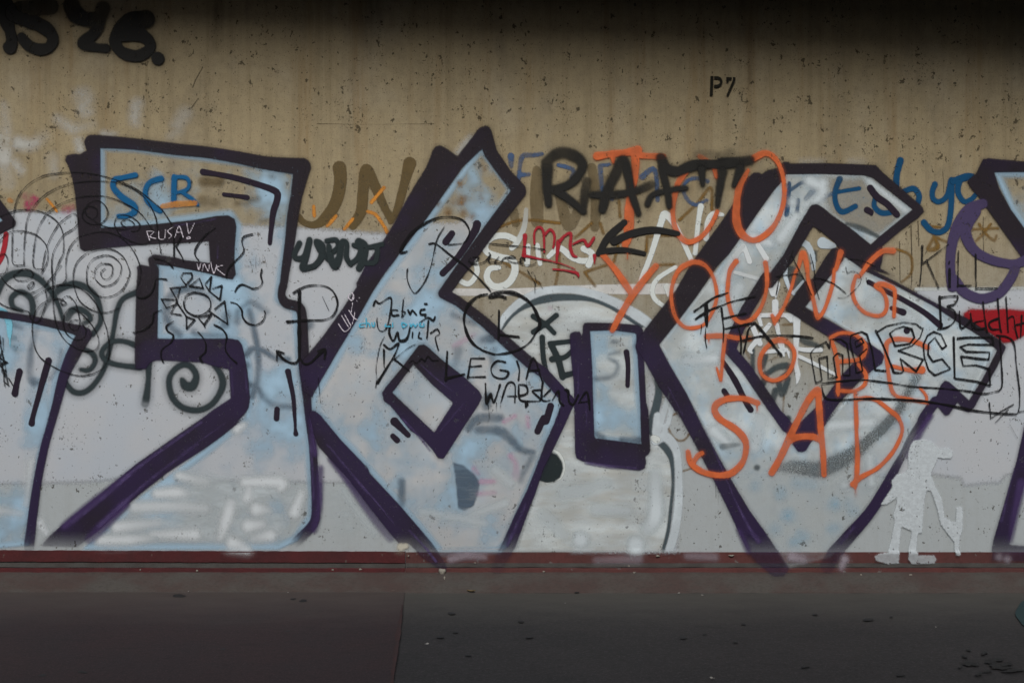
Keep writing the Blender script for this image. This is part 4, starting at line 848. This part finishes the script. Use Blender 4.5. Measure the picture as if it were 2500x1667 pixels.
skin('letter', SS(['B 1300,1150,52 1250,1260,52 1280,1300,52 1350,1270,54 1395,1120,58 1360,1290,62 1330,1390,62 1440,1370,52']), ST['dgreen'], w_)
skin('letter', SS(['B 1440,1370,52 1500,1300,62 1520,1180,62 1460,1135,52 1500,1220,62 1580,1300,64', 'B 1560,1130,48 1650,1120,48 1665,1190,48 1600,1250,52']), ST['dgreen'], w_)
skin('letter', SS(['B 1580,1180,52 1600,1300,70 1640,1370,72 1680,1290,66 1700,1145,52 1750,1150,48 1750,1290,50 1790,1350,48']), ST['dgreen'], w_)
skin('letter', SS(['C 220,1350,48 290,1290,52 320,1200,62 250,1170,46', 'C 300,1140,80 360,1180,66 340,1310,72 300,1390,62', 'C 340,1340,52 440,1340,52 470,1290,50 470,1190,50 400,1190,42 520,1165,52']), ST['dgreen'], w_)
w_ = piece('graffiti_word', 'thin crimson handwritten name with double underline')
skin('letter', SS(['D 320,1080,46 315,1180,26 310,1270,48']), ST['red'], w_)
skin('letter', SS(['D 410,1160,20 410,1050,22 450,1000,24 495,1040,26 505,1240,18', 'D 505,1080,24 560,1022,26 602,1080,26 590,1200,18']), ST['red'], w_)
skin('letter', SS(['D 640,1140,46 620,1340,18', 'D 640,1150,36 700,1080,26 760,1060,26 752,1180,32 780,1270,32 820,1280,18']), ST['red'], w_)
skin('letter', SS(['D 780,1160,18 880,1120,26 920,1180,32 980,1100,26', 'D 985,1270,36 985,1350,8']), ST['red'], w_)
skin('underline', SS(['D 310,1270,30 450,1300,18 640,1340,12 800,1400,10', 'D 590,1400,18 700,1410,16 820,1440,32 828,1480,10']), ST['red'], w_)

def word(label, *letters, st='orange', name='graffiti_word'):
    o = piece(name, label)
    for l in letters: skin('letter', SS(l), ST[st], o)
    return o
word('orange sprayed word TOO at the top of the message',
     ['D 1010,320,90 1150,300,76 1300,285,72 1400,262,98 1410,310,70 1640,325,62', 'D 1370,290,110 1375,420,82 1345,620,82 1320,780,92 1315,950,106 1300,1100,100 1275,1170,70', 'D 1300,1170,20 1300,1300,10', 'D 1160,330,60 1165,380,30'],
     ['E 290,480,62 215,580,60 180,720,56 165,870,52 190,1010,56 260,1115,62 340,1140,62 450,1080,52 540,960,46 590,850,46', 'E 420,325,50,.6 540,400,52,.9 585,520,46'],
     ['E 940,340,82 1050,292,62 1140,340,56 1200,450,50 1230,600,46 1220,780,52 1150,960,56 1040,1080,66 930,1125,66 830,1070,86,.95 775,950,86,.9 775,780,80,.9 800,620,72 850,520,52 885,455,40'])
word('orange sprayed word YOUNG across the S',
     ['D 1060,1260,62 1180,1400,66 1290,1560,72 J 1340,265,72', 'J 1570,0,72 1460,130,72 1340,290,76 1230,470,72 1155,615,52'],
     ['K 350,-40,58 240,20,56 175,130,46 150,280,36 180,460,46 260,570,42 360,590,42 470,550,36 550,420,42 585,280,36 560,130,42 500,20,42 430,-30,50 350,-40,58'],
     ['E 770,1325,58 710,1420,52 690,1568,46 K 690,300,42 740,480,46 840,540,52 950,480,46 1030,340,42 1065,180,42 1060,40,46 E 1050,1340,58'],
     ['K 1115,470,40 1140,560,26', 'K 1140,530,50 1220,400,42 1290,230,34 1340,50,36 E 1360,1400,42 1405,1250,66 1440,1330,52 1460,1500,42 K 1500,280,42 1540,470,46 1560,490,46 1620,400,42 1690,180,42 1710,30,42 E 1725,1400,46 1770,1240,62'],
     ['F 700,1225,78 600,1230,56 480,1330,52 380,1470,46 L 350,90,42 315,220,42 340,340,42 430,440,46 560,475,42 630,430,42 640,330,46 600,240,46 540,190,56 600,170,56 700,210,52 720,260,42 715,370,42 710,480,40'])
word('orange sprayed word TO under YOUNG',
     ['K 490,670,56 640,665,62 780,685,52 900,690,56,.5', 'K 660,700,46 645,850,42 625,1090,34', 'K 585,970,24 622,1085,36', 'K 510,690,20 510,730,8'],
     ['K 1120,720,58 1040,800,50 995,900,46 1010,1020,42 1080,1080,46 1160,1085,46 1260,1030,42 1320,910,46 1320,800,46 1250,720,52 1180,705,62 1120,720,58'])
word('orange sprayed word BE crossed by black block letters',
     ['L 110,680,42 200,640,42 330,650,42 430,740,42 430,830,46 370,890,46 180,910,46', 'L 105,690,46 150,820,42 180,1000,42 175,1195,48 180,1240,14', 'L 370,940,42 440,1030,46 430,1130,42 330,1190,42 210,1190,46'],
     ['L 1030,775,50 900,715,56 760,695,56 650,725,52 640,850,46 670,1100,46 720,1230,42 860,1270,40 1020,1300,40', 'L 680,950,36 850,990,46 975,990,92', 'L 960,1160,34 1020,1240,34 1020,1300,30'])
word('orange sprayed word SAD at the foot of the message',
     ['K 975,1305,62 850,1265,62 700,1265,72 590,1310,72 565,1380,72 Q 620,90,76 760,180,76 850,280,72 865,380,66 830,500,66 730,600,72 600,625,66 450,590,66 340,510,62 310,400,56', 'Q 350,520,62 400,440,56 445,412,46', 'K 970,1330,20 972,1385,8'],
     ['Q 1110,600,72 1200,440,78 1310,200,76 K 1370,1450,72 1460,1280,72 1550,1175,68 1560,1300,72 1575,1500,66 Q 1580,200,72 1600,400,62 1610,620,56', 'Q 1260,320,50 1350,262,72 1500,255,72 1560,285,62'],
     ['K 1910,1215,46 1920,1500,46 Q 1920,200,42 1930,450,52 1920,640,52 1905,710,66 1912,760,16 1914,815,6', 'L 350,1275,46 450,1255,42 560,1290,46 700,1400,50 R 740,60,46 785,150,42 780,240,42 700,400,42 560,550,46 400,640,52 320,710,62'])
word('black soft sprayed word RAFT over the orange TOO',
     ['D 530,420,120,.85 530,600,100 545,780,66', 'D 520,380,100,.75 600,310,110,.8 700,285,110,.75 830,340,110,.9 870,420,100,.9 800,540,90 700,610,80 590,640,90', 'D 600,640,90 750,740,84 880,850,62', 'D 910,560,100,.6 890,700,90,.75 880,830,56,.9'],
     ['D 1060,830,80 1110,650,100,.9 1190,480,110,.8 1260,370,110,.9 1310,520,90 1340,680,80 1405,870,60', 'D 960,690,72 1150,690,76 1350,660,80 1530,590,80,.6'],
     ['D 1700,800,60 1680,650,74 1640,480,80 1620,350,80,.8', 'D 1620,340,100,.8 1680,440,110 1780,465,100 E 300,430,100 430,395,120 700,385,108 900,360,96,.8', 'D 1490,780,62 1540,690,62 1680,650,62 1860,625,52', 'E 420,320,120,.2 560,320,120,.2'],
     ['E 440,440,80 450,590,52', 'E 640,470,100,.85 610,650,72 590,800,42', 'E 810,440,92,.95 750,600,50', 'E 730,280,80,.22 620,330,110,.22'], st='black')
skin('arrow', SS(['D 1270,955,62 1120,1090,72 1020,1250,50', 'D 1170,1135,74 1350,1060,72 1550,1025,66 1780,1062,50', 'D 1030,1240,56 1150,1220,56 1300,1220,50 1460,1250,40']), ST['blacks'], wall, 'bold black arrow pointing left below the word RAFT')
w_ = piece('graffiti_word', 'thick black sprayed IS 26 in the top left corner')
skin('letter', SS(['T 40,60,190 60,180,140 100,300,112 120,400,112 100,455,140']), ST['black'] | dict(soft=2.5), w_)
skin('letter', SS(['T 150,130,190 250,190,150 380,240,132 480,310,122 512,390,112 470,460,112 380,478,112 280,440,104 215,365,104', 'T 200,90,160,.7 490,70,150,.6']), ST['black'] | dict(soft=2.5), w_)
skin('letter', SS(['T 690,60,180,.7 730,140,170,.9 830,190,140,.95 950,180,130,.7', 'T 990,90,150,.6 940,260,120,.85 890,340,110 800,420,120 900,455,92 1020,468,86']), ST['black'] | dict(soft=3.5), w_)
skin('letter', SS(['T 1400,190,190,.8 1250,220,180 1140,330,150 1110,420,118 1180,510,112 1320,540,112 1430,480,112 1430,400,112 1330,330,140 1200,340,130', 'T 1515,565,132']), ST['black'] | dict(soft=2.5), w_)
w_ = piece('stencil_mark', 'small black stencilled P7 on bare concrete')
skin('letter', [PG('Z 440,485 540,485 515,1105 420,1105'), PG('Z 560,490 680,490 770,530 825,620 830,690 790,780 720,840 660,850 555,848 555,765 650,760 720,735 748,680 740,620 700,580 640,575 560,580')], ST['stencil'], w_, None, 1.5)
skin('letter', [PG('Z 945,520 1120,520 1120,600 1030,605 1020,690 955,685'), PG('Z 1150,520 1245,525 1235,640 1020,1118 940,1118 1160,600')], ST['stencil'], w_, None, 1.5)
skin('painted_figure', [PG('R 870,340 900,300 980,282 1060,300 1115,350 1150,375 1230,365 1265,390 1270,430 1255,460 1180,460 1130,450 1110,500 1080,560 1060,620 1090,690 1110,750 1160,830 1180,950 1190,1025 1290,1080 1305,1060 1310,935 1340,925 1365,940 1365,1150 1335,1210 1330,1380 1295,1380 1290,1260 1220,1170 1160,1090 1130,960 1090,830 1060,760 1020,770 1000,850 990,1000 975,1170 935,1180 920,1340 930,1385 1080,1385 1100,1420 1080,1455 870,1460 840,1420 850,1330 880,1200 880,1150 780,1110 770,1200 750,1360 740,1455 640,1460 530,1430 520,1390 560,1370 650,1360 690,1230 720,1060 705,1000 740,900 740,830 640,900 590,900 700,740 690,680 740,620 820,600 850,560 850,430', r=1.0)],
     ST['figure'], wall, 'white painted standing figure in a cap holding a pronged tool', 2.5, (1340, 1352, 0.6))

# ================================================================== 8. marker, crayon and scratches on top
w_ = piece('crayon_drawing', 'black crayon flower curls and spiral over the left letters')
def lines(name, group, st, parent, wd=11, label=None):
    return skin(name, SS(group, wd), ST[st], parent, label)
for q in (['A 235,1360 130,1350 122,1200 130,960 150,800 190,690 290,580 420,510 560,485 720,475 880,490 1040,525 1200,580 1330,650 1420,720 1540,820 1620,930 1665,1040 1670,1280'],
          ['A 235,1360 235,1200 260,950 310,830 400,720 520,640 660,590 780,570 960,560 1150,580 1270,630 1380,710 1450,810 1500,930 1520,1100 1545,1250'],
          ['A 410,1400 330,1380 325,1250 360,1040 430,900 500,830 600,770 740,720 900,700 1050,715 1200,775 1340,860 1420,960 1480,1060'],
          ['A 410,1410 430,1280 470,1140 540,1010 610,930 710,870 750,910 755,960 700,1020 620,1070 560,1150 510,1260 500,1400 520,1568'],
          ['A 540,1560 630,1510 635,1350 660,1220 740,1110 870,1060 1000,1045 1130,1080 1240,1170 1310,1280 1350,1400 1345,1500 G 1305,230'],
          ['A 100,860 200,835 350,840 480,890 570,970 610,1080 610,1240 570,1330 530,1450 530,1568', 'A -10,910 50,880 100,860'],
          ['A -10,1150 60,1070 150,1035 250,1040 360,1080 440,1160 465,1250 450,1350 400,1440'],
          ['G 1010,20 970,60 985,110 1030,125 1075,80 1080,0 A 1040,1350 960,1355 915,1410 910,1480 G 930,140 990,190 1080,170 1140,110 1165,20 A 1150,1340 1080,1280 990,1270 890,1310 840,1390 835,1500 G 850,190 910,260 1000,295 1110,270 1200,190 1245,80 A 1240,1400 1190,1290 1100,1220 1000,1205 870,1230 760,1310 715,1400 705,1500 G 710,180 760,320 850,400 960,440 1060,435 1140,400'],
          ['A 890,930 830,880 820,830 870,800 930,830 935,890 900,935 1000,990 1090,1010 1200,1020 1270,1005 1290,970 1240,930 1180,935 1165,970 1210,1000', 'A 960,975 870,970 800,920 800,850 850,780 930,745 1000,780 1035,850 1020,920 960,975', 'A 1110,1010 1100,960 1130,900 1200,885 1290,920 1345,980 1320,1035 1260,1040', 'A 1120,1020 1160,1080 1270,1140 1390,1160 1480,1100'],
          ['G -10,340 60,385 200,420 280,435 300,500 350,540 400,490 450,330 440,230', 'G 0,80 80,180 180,240 260,260'],
          ['G 330,300 400,250 500,200 620,175 740,195 850,270 930,370 990,500 1030,620 1050,760 1040,880 980,980 880,1030 760,1045 620,1010 500,950 400,880 340,780 315,640 320,520 360,410 440,340 560,310 640,350 600,370 590,330 650,285 720,340 750,430 770,540 740,610 690,600 665,550 700,515 750,515'],
          ['G 500,0 510,200 520,430 560,600 640,720 750,790 850,810 930,790 950,710 920,620 860,530 790,460 700,400 640,430 610,530 640,640 720,700 800,690 830,620 800,560'],
          ['G 270,190 300,160 330,150 320,190 280,215 265,190', 'G 150,80 220,30 300,40 320,90 250,140 160,130 135,90 150,80', 'A 0,1270 50,1255 80,1320 60,1430 0,1450', 'G 300,260 420,200 500,110', 'G 460,150 540,60 590,-10']):
    lines('crayon_line', q, 'crayon', w_, 12)
skin('marker_scribble', SS(['G 5,660 20,800 10,900 40,1000 50,1150', 'G 35,680 40,800 -10,870 80,920 0,950 60,1000 40,1100 90,1140', 'G 10,760 50,900 80,1130', 'G 90,1070 130,1140', 'G 0,700 40,900 20,1010 60,1040 0,930 70,915'], 9, False), ST['mark'], wall, 'tight black scribble at the left edge')
w_ = piece('crayon_drawing', 'black crayon sun with pointed rays inside the 3')
skin('sun_disc', SS(['H 290,250 220,280 195,350 215,420 290,470 370,465 440,410 450,340 410,280 330,255 290,250'], 14), ST['mark'], w_)
skin('ray', SS(['H 65,210 215,195', 'H 65,210 130,320 160,210', 'H -20,315 130,320', 'H -20,315 30,400 130,360', 'H 130,330 70,450 170,465', 'H 130,350 220,480 220,600 300,510 215,480', 'H 330,490 390,560 455,460 340,490', 'H 440,430 615,555 585,335 490,410',
                'H 470,215 560,185 540,320 440,240', 'H 400,170 460,100 440,240 400,180', 'H 250,190 345,115 380,210 250,190', 'H 215,180 165,110 190,65 270,65 275,110 220,175', 'H 390,570 395,580'], 13, False), ST['mark'], w_)
skin('squiggle', SS(['B 850,1065 770,1090 750,1140 770,1220 740,1270 680,1330 620,1400 600,1480', 'B 495,1010 400,1080 320,1180 300,1260 340,1320', 'H 940,30 930,90 945,150 920,195 860,215 800,190 750,175 710,200 685,245',
                     'H 645,345 700,360 750,420 755,480 800,540 880,560 950,520 975,450 965,430', 'H 485,560 560,600 605,670 590,780 630,860 700,925', 'H 330,630 370,670 405,740 400,820 350,870 370,915', 'H 100,525 30,570 40,620 95,660 70,730 0,780 G 1545,820 1550,880 1565,915',
                     'G 1600,125 1500,125 1480,200 1440,270 1370,305 1315,295', 'G 1550,420 1480,450 1460,540 1380,610 1280,635', 'A 1480,1295 1600,1330 1660,1390', 'A 1690,1190 1750,1290 1760,1330', 'A 1740,1090 1690,1180', 'A 1670,1100 1668,1280'], 14), ST['mark'], w_)
skin('marker_symbol', SS(['H 1300,240,28 1297,500,28 1300,880,28', 'H 1240,255,16 1350,195,13 1480,180,11 1590,210,13 1650,290,15 1662,380,15 1620,470,15 1540,510,14 1400,515,14 1180,530,24', 'H 1300,870,22 1270,920,18 1210,920,16 1140,880,20 1085,810,20', 'H 1085,810,16 1150,830,16', 'H 1085,820,16 1085,910,16',
                          'H 1310,890,22 1350,935,18 1410,920,16 1470,860,18 1540,800,22', 'H 1480,815,20 1545,795,20 1540,885,26', 'H 1520,290,6 1580,420,6', 'H 1480,1060,6 1490,1180,8 1503,1305,6', 'H 1650,0,5 1690,40,5']), ST['mark'], wall, 'black marker letter P drawn as an anchor with arrow tips')
w_ = piece('marker_writing', 'black cursive marker signature across the top of the 6')
lines('letter', ['C 760,1230,12 700,1245,20 720,1180,28 800,1060,28 920,970,20 1050,910,15 1180,900,13 1290,930,13 1350,1010,13 1350,1080,13 1300,1150,12 1150,1165,9', 'C 1120,990,11 1050,1110 1020,1230 990,1370 940,1500 I 880,220 830,258 780,180 760,100 765,30', 'C 970,1160,15 1040,1160,15 1180,1270,16 1330,1380,15 1450,1490,13 I 1560,240,11'], 'mark', w_)
lines('letters', ['C 1350,1330,10 1400,1340 1450,1290 1380,1290 1350,1320 1400,1355 1500,1330 1560,1260 1540,1330 1590,1330 1640,1280 1600,1340 1650,1340 1700,1290 1800,1300 1760,1270 1720,1310 1800,1340 1890,1310 1850,1290 1850,1350 1960,1358 D 430,1330', 'C 1540,1155,10 1700,1170 1960,1195 D 510,1215', 'C 1545,1245,14'], 'mark', w_)
skin('marker_scribble', SS(['D 340,1405,7 420,1540,9 J 415,180,7 415,260,5', 'D 345,1430,6 J 400,60,7 430,150,8', 'J 445,135,5 490,215,5', 'D 490,1240,6 490,1330,5']), ST['mark'], wall, 'thin ink scratches near the white line')
w_ = piece('marker_writing', 'three lines of black marker handwriting on the belly of the 6')
lines('letters', ['I 440,375,18 460,330,16 500,355,15 605,300,15 600,450,13 560,600,13 500,615,13 475,550,11 475,490,9', 'I 670,420,15 620,420,15 620,470,15 680,465,15', 'I 725,320,13 710,490,13', 'I 710,430,14 745,440,14 720,480,14', 'I 770,420,14 790,460,14 810,420,14 850,465,14', 'I 930,410,14 890,420,16 890,460,16 940,460,14 930,485,12', 'I 930,360,14 950,360,14'], 'mark', w_)
lines('letters', ['I 600,560,16 590,640,20 630,715,22 670,630,17 690,710,20 760,690,20 790,580,14', 'I 815,630,13 810,680,13', 'I 880,630,13 870,680,13 900,690,13', 'I 965,520,13 950,690,15', 'I 985,640,14 1050,600,14 1070,650,14 1030,680,14 1060,800,14', 'I 880,540,16 960,490,16 1010,520,17 1030,480,14'], 'mark', w_)
lines('letters', ['I 540,750,15 600,790,15 680,735,17 640,850,17 560,980,15 480,1110,26', 'I 545,670,8 500,770 465,960 470,1060 460,1160', 'I 540,800,16 540,970,8', 'I 840,745,9 760,790 640,890', 'I 640,890,18 720,950,15 785,1005,15', 'I 780,920,11 820,900 850,930 900,880 930,910 960,860 1000,900 1060,900'], 'mark', w_)
w_ = piece('marker_writing', 'black marker capital L inside a circle with capitals below')
lines('ring', ['I 1700,300,22 1640,280,22 1540,300,18 1580,260,20 1700,245,22 1820,270,30 J 370,350,26 440,470,26 460,560,24 420,640,16 360,730,16 250,800,16 110,835,16 I 1560,830,16 1400,750,16 1330,640,20 1305,500,24 1340,380,24 1430,290,16 1530,265,16', 'I 1310,560,14 1370,700,14 1470,800,14 1600,845,12'], 'mark', w_)
lines('letter', ['I 1640,425,19 1635,690,19', 'I 1660,655,17 1830,675,17'], 'mark', w_)
for q in (['I 1145,815,22 1130,1090,24', 'I 1130,1075,20 1310,1030,20'], ['I 1370,880,17 1340,1065,17', 'I 1370,880,14 1500,880,15', 'I 1350,960,13 1470,950,13', 'I 1340,1060,13 1510,1055,15'],
          ['I 1700,915,15 1620,905,15 1565,970,17 1590,1050,15 1690,1070,15 1730,1010,15 1650,990,15'], ['I 1810,905,17 1835,990,17 1825,1085,17'], ['J 330,1080,15 400,875,15 480,1090,15', 'J 360,1000,13 460,990,13'],
          ['I 1510,1120,17 1520,1310,20 1560,1220,18 1590,1300,18 1650,1130,17', 'I 1535,1320,6 1545,1440,6 1530,1500,6', 'I 1615,1300,6 1612,1390,5'], ['I 1660,1290,15 1720,1120,13 1790,1130,13 1790,1300,15', 'I 1720,1240,13 1810,1240,13', 'I 1655,1300,6 1652,1370,5'],
          ['J 260,1130,15 330,1140,15 340,1210,15 260,1240,15', 'J 260,1130,15 270,1270,15 370,1290,15', 'J 335,1100,6 335,1140,6', 'J 335,1320,46 325,1345,20'], ['J 470,1180,13 390,1190,13 440,1240,15 470,1280,15 380,1290,13'], ['J 490,1100,15 480,1270,17 560,1280,15', 'J 500,1240,15 560,1180,15'],
          ['J 580,1280,15 640,1190,15 650,1290,15 690,1330,13', 'J 640,1320,6 650,1400,6 635,1470,5 P 645,70,6'], ['J 700,1180,15 730,1190,30 740,1290,20 780,1320,15 830,1230,15'], ['J 830,1310,15 910,1200,15 940,1370,15', 'J 850,1300,11 940,1290,13']):
    lines('letter', q, 'mark', w_)
w_ = piece('marker_writing', 'slanting black marker capitals TEA with long drips over the S')
lines('letter', ['K 370,430,22 470,360,18 560,300,15 690,255,15', 'K 380,505,22 500,430,17 620,380,15 760,330,15 950,290,15', 'K 485,370,30 485,500,32 490,575,14', 'K 440,560,8 430,650,8', 'K 480,590,11 475,700,10 490,780,8'], 'mark', w_)
lines('letter', ['K 630,400,19 640,500,18 650,600,19', 'K 640,500,15 860,450,17', 'K 650,600,17 800,570,17 950,540,19', 'K 650,610,12 645,730,8'], 'mark', w_)
lines('letter', ['K 790,570,17 815,700,16 815,830,15', 'K 840,830,13 870,690,15 890,600,16 950,545,19', 'K 950,540,22 1050,660,22 1200,850,24', 'K 830,710,17 1000,670,15 1200,660,15 1400,670,15 1505,685,15'], 'mark', w_)
w_ = piece('marker_writing', 'thin black crayon letters between the N and G of YOUNG')
lines('letter', ['E 1315,1220 1285,1300 1250,1400 K 1190,100 1165,200 1150,280', 'E 1300,1265 1350,1370 1420,1500 K 1440,160 1490,280', 'K 1150,100 1300,80 1440,70'], 'crayon', w_, 11)
lines('letter', ['E 1475,1250 1510,1380 1525,1500 K 1510,120 1565,320', 'K 1520,110 1640,140 1740,195 1820,260', 'F 270,1300 400,1320 530,1375'], 'crayon', w_, 10)
lines('letter', ['F 250,1380 265,1440 300,1420 370,1440 395,1500 370,1560 L 300,260 240,300 170,300', 'L 0,115 100,150 180,200 240,250', 'F 440,1470 460,1540'], 'crayon', w_, 9)
w_ = piece('marker_writing', 'black outlined block capitals framed by a double line over BE')
for q in (['K 1630,720,13 1520,780,12 1480,830,12 1530,1115,12 1590,1090,12 1560,880,12 1640,860,12 1650,1075,12 1735,1060,12', 'L 60,720,12 95,780,13 100,700,13 200,695,13 260,740,13 280,860,13 290,1040,13', 'L 160,1060,12 130,870,12 170,830,12 220,850,12 220,1040,12 285,1040,12'],
          ['L 290,720,13 300,660,13 400,625,13 450,650,14 500,800,14 530,990,14 630,1000,14', 'L 290,730,13 340,930,13 350,1020,13 410,1000,13 380,850,13 450,790,13', 'L 340,750,12 340,720,12 400,690,12 420,730,12 350,770,12'],
          ['L 535,615,15 600,740,15 710,1015,15 780,1020,13 800,1000,14 770,880,14 920,1005,16 990,890,15 750,805,13 880,760,13 960,680,12 990,590,10', 'L 545,630,13 640,570,13 800,535,12 920,550,12 970,590,12', 'L 670,640,14 720,760,15 860,740,15 905,680,15 880,600,14 800,575,13 720,600,13 670,640,14'],
          ['L 1210,760,14 1170,790,14 1100,680,14 1040,740,14 1035,840,15 1080,910,14 1170,885,14 1250,980,14 1100,1040,14 1040,990,14 1000,870,14 990,750,14 1030,660,13 1090,625,13 1160,650,13 1210,760,14'],
          ['L 1280,680,18 1290,1070,18 1500,1100,17 1630,1140,15 1620,980,14 1500,945,15 1370,950,15 1350,860,16 1500,880,17 1615,890,16 1625,820,15 1400,815,16 1340,770,16 1420,745,16 1660,750,16 1650,680,14 1400,680,16 1320,690,18']):
    skin('letter', SS(q, 13, False), ST['mark'], w_)
lines('frame', ['L 10,1120,12 180,1100,14 400,1085,15 640,1110,13 900,1150,13 1150,1165,13 1400,1190,13 1550,1215,15 1660,1200,13 1740,1150,13 1735,900,15 1720,670,13', 'L 20,1140,12 50,1250,17 150,1275,15 450,1265,18 700,1270,22 1000,1290,18 1300,1340,20 1500,1380,18 1830,1410,13 1900,1380,12 1910,1200,12 1880,950,13 1860,750,13 1800,680,14 1690,660,15'], 'mark', w_)
skin('marker_scribble', SS(['L 1620,1300,13 1635,1450,13', 'L 1640,1450,10 1740,1380,10 1850,1320,10', 'L 1680,1490,9 1800,1370,9', 'L 1900,1390,9 1960,1380,9', 'L 1880,1430,5 1820,1480,5 R 1810,130,5 1890,270,4'], 10, False), ST['mark'], wall, 'small black V-shaped ticks under the framed capitals')
w_ = piece('marker_writing', 'black crayon capitals KILL over the violet letter')
lines('letter', ['F 980,1180,20 975,1350,17 955,1560,15', 'F 980,1350,13 1100,1260,13 1230,1165,13', 'F 1020,1315,15 1130,1560,15 L 1130,195,17'], 'crayon', w_)
lines('letter', ['F 1240,1330,14 1235,1350,12', 'F 1240,1400,26 1240,1560,24 L 1240,190,22'], 'crayon', w_)
lines('letter', ['F 1325,1230,15 1320,1540,15 L 1330,185,17 1450,185,15'], 'crayon', w_)
lines('letter', ['F 1490,1260,17 1495,1560,16 L 1510,210,15 1700,210,15'], 'crayon', w_)
w_ = piece('marker_writing', 'black marker handwriting crossing the red blob')
for q in (['L 1145,290,17 1160,590,17', 'L 1140,300,16 1250,285,16 1320,290,14 1290,360,14 1220,385,14 1290,430,16 1290,520,16 1220,580,16 1130,600,15'], ['L 1335,430,15 1350,590,15 1440,520,15 1440,450,15 1460,600,15'], ['L 1560,520,16 1480,540,17 1490,600,16 1590,590,16', 'L 1560,340,15 1580,520,16 1600,630,16'],
          ['L 1700,500,16 1620,540,16 1640,600,16 1720,600,15', 'L 1700,310,16 1720,560,16 1735,630,16'], ['L 1780,295,16 1800,630,16', 'L 1800,500,14 1850,480,14 1870,600,14 1890,680,13'], ['L 1880,560,14 1960,540,14', 'L 1930,470,14 1920,680,14', 'L 1960,460,14 2010,600,14']):
    lines('letter', q, 'mark', w_)
lines('marker_writing', ['I 355,545 310,555 310,580 350,575', 'I 370,495 375,580', 'I 375,550 400,545 405,580', 'I 425,540 430,575 450,570 450,535', 'I 440,470,8', 'I 560,550 550,575 600,575', 'I 625,540 622,580', 'I 710,545 720,585 760,560 720,540 710,545', 'I 790,550 800,580 820,550 840,580 860,550', 'I 890,540 880,570 920,575 920,545'], 'cyanm', wall, 13, 'tiny cyan handwriting between the marker lines')
w_ = piece('scratched_writing', 'white scratched name with a heart on the purple diagonal')
for q in clusters(SS(['I 105,550 165,625 225,580', 'I 135,470 200,580', 'I 165,460 225,570', 'I 205,420 250,490 290,515', 'I 265,430 250,510 235,560', 'I 240,350 230,440', 'I 230,330 200,300 210,265 240,255 245,290 230,330 255,310 250,270', 'I 280,330 285,340', 'I 305,300 308,308'], 7), 6.0): skin('letter', q, ST['scratch'], w_)
w_ = piece('scratched_writing', 'white scratched word with exclamation mark on the purple bar')
for q in clusters(SS(['A 1410,1040 1440,1130', 'A 1410,1040 1480,1045 1440,1090 1500,1110', 'A 1525,1040 1530,1110 1580,1110 1590,1020', 'A 1660,1000 1610,1040 1650,1080 1620,1110', 'A 1680,1100 1720,990 1760,1100', 'A 1700,1050 1750,1045', 'A 1795,965 1815,1060 1865,965', 'A 1790,1105 1810,1090 1830,1105 1800,1115 1790,1105'], 7), 6.0): skin('letter', q, ST['scratch'], w_)
w_ = piece('scratched_writing', 'short white scratched word on the lower purple arm')
for q in clusters(SS(['B 325,1350 340,1410 360,1340', 'B 375,1420 390,1350 430,1420 440,1360', 'B 455,1330 460,1370 480,1440', 'B 510,1360 490,1440', 'B 570,1365 510,1390 590,1460'], 7), 6.0): skin('letter', q, ST['scratch'], w_)
w_ = piece('scratched_writing', 'faint pencil letters on the blue fill')
for q in clusters(SS(['B 780,1370 810,1270 850,1380', 'B 780,1370 850,1365', 'B 880,1290 880,1390', 'B 880,1340 920,1330', 'B 920,1290 915,1390', 'B 940,1390 960,1270 990,1380 995,1260', 'B 1060,1270 1085,1280 1040,1380 1085,1385', 'I 355,720 345,830', 'I 405,730 410,830', 'I 350,790 470,795'], 5), 6.0): skin('letter', q, ST['pencil'], w_)

# a dab of plaster and its drip on the red foot, and chips of paint
def lump(name, px, py, rx, rz, depth, label=None):
    n, verts, faces = 14, [], []
    r2 = random.Random(int(px)); x0, z0 = px2x(px), px2z(py)
    yb = np.interp(py, [1347, 1374, 1383, 1396, 1440], [-0.017, -0.019, -0.030, -0.048, -0.118])
    for j, (s, d) in enumerate(((1.0, 0.004), (0.75, 0.7), (0.35, 1.0))):
        for i in range(n):
            a = 2 * math.pi * i / n; q = s * (1 + 0.18 * math.sin(3 * a + px) + r2.uniform(-.08, .08))
            verts.append((x0 + rx / PPM * q * math.cos(a), yb - depth * d, z0 + rz / PPM * q * math.sin(a)))
    verts.append((x0, yb - depth, z0)); verts.append((x0, yb + 0.02, z0))
    for j in range(2):
        for i in range(n):
            a, b = j * n + i, j * n + (i + 1) % n
            faces.append((a, b, b + n, a + n))
    for i in range(n):
        faces.append((2 * n + i, 2 * n + (i + 1) % n, 3 * n)); faces.append(((i + 1) % n, i, 3 * n + 1))
    o = mesh_obj(name, verts, faces, M_PLASTER, wall, True)
    if label: o['label'] = label
lump('plaster_dab', 1081, 1391, 9, 9, 0.010, 'pale plaster dab on the red foot below the 6')
lump('plaster_dab', 1087, 1406, 2, 7, 0.006)
for px, py, rx in ((1605, 1355, 5), (1784, 1354, 7), (882, 1386, 4), (998, 1355, 2), (1534, 1379, 3), (1327, 1391, 3), (1546, 1393, 3), (2215, 1398, 5), (2095, 1398, 3), (815, 1387, 3), (1160, 1372, 2), (348, 1387, 2), (486, 1389, 3)):
    lump('paint_chip', px, py, rx, 2.2, 0.003)
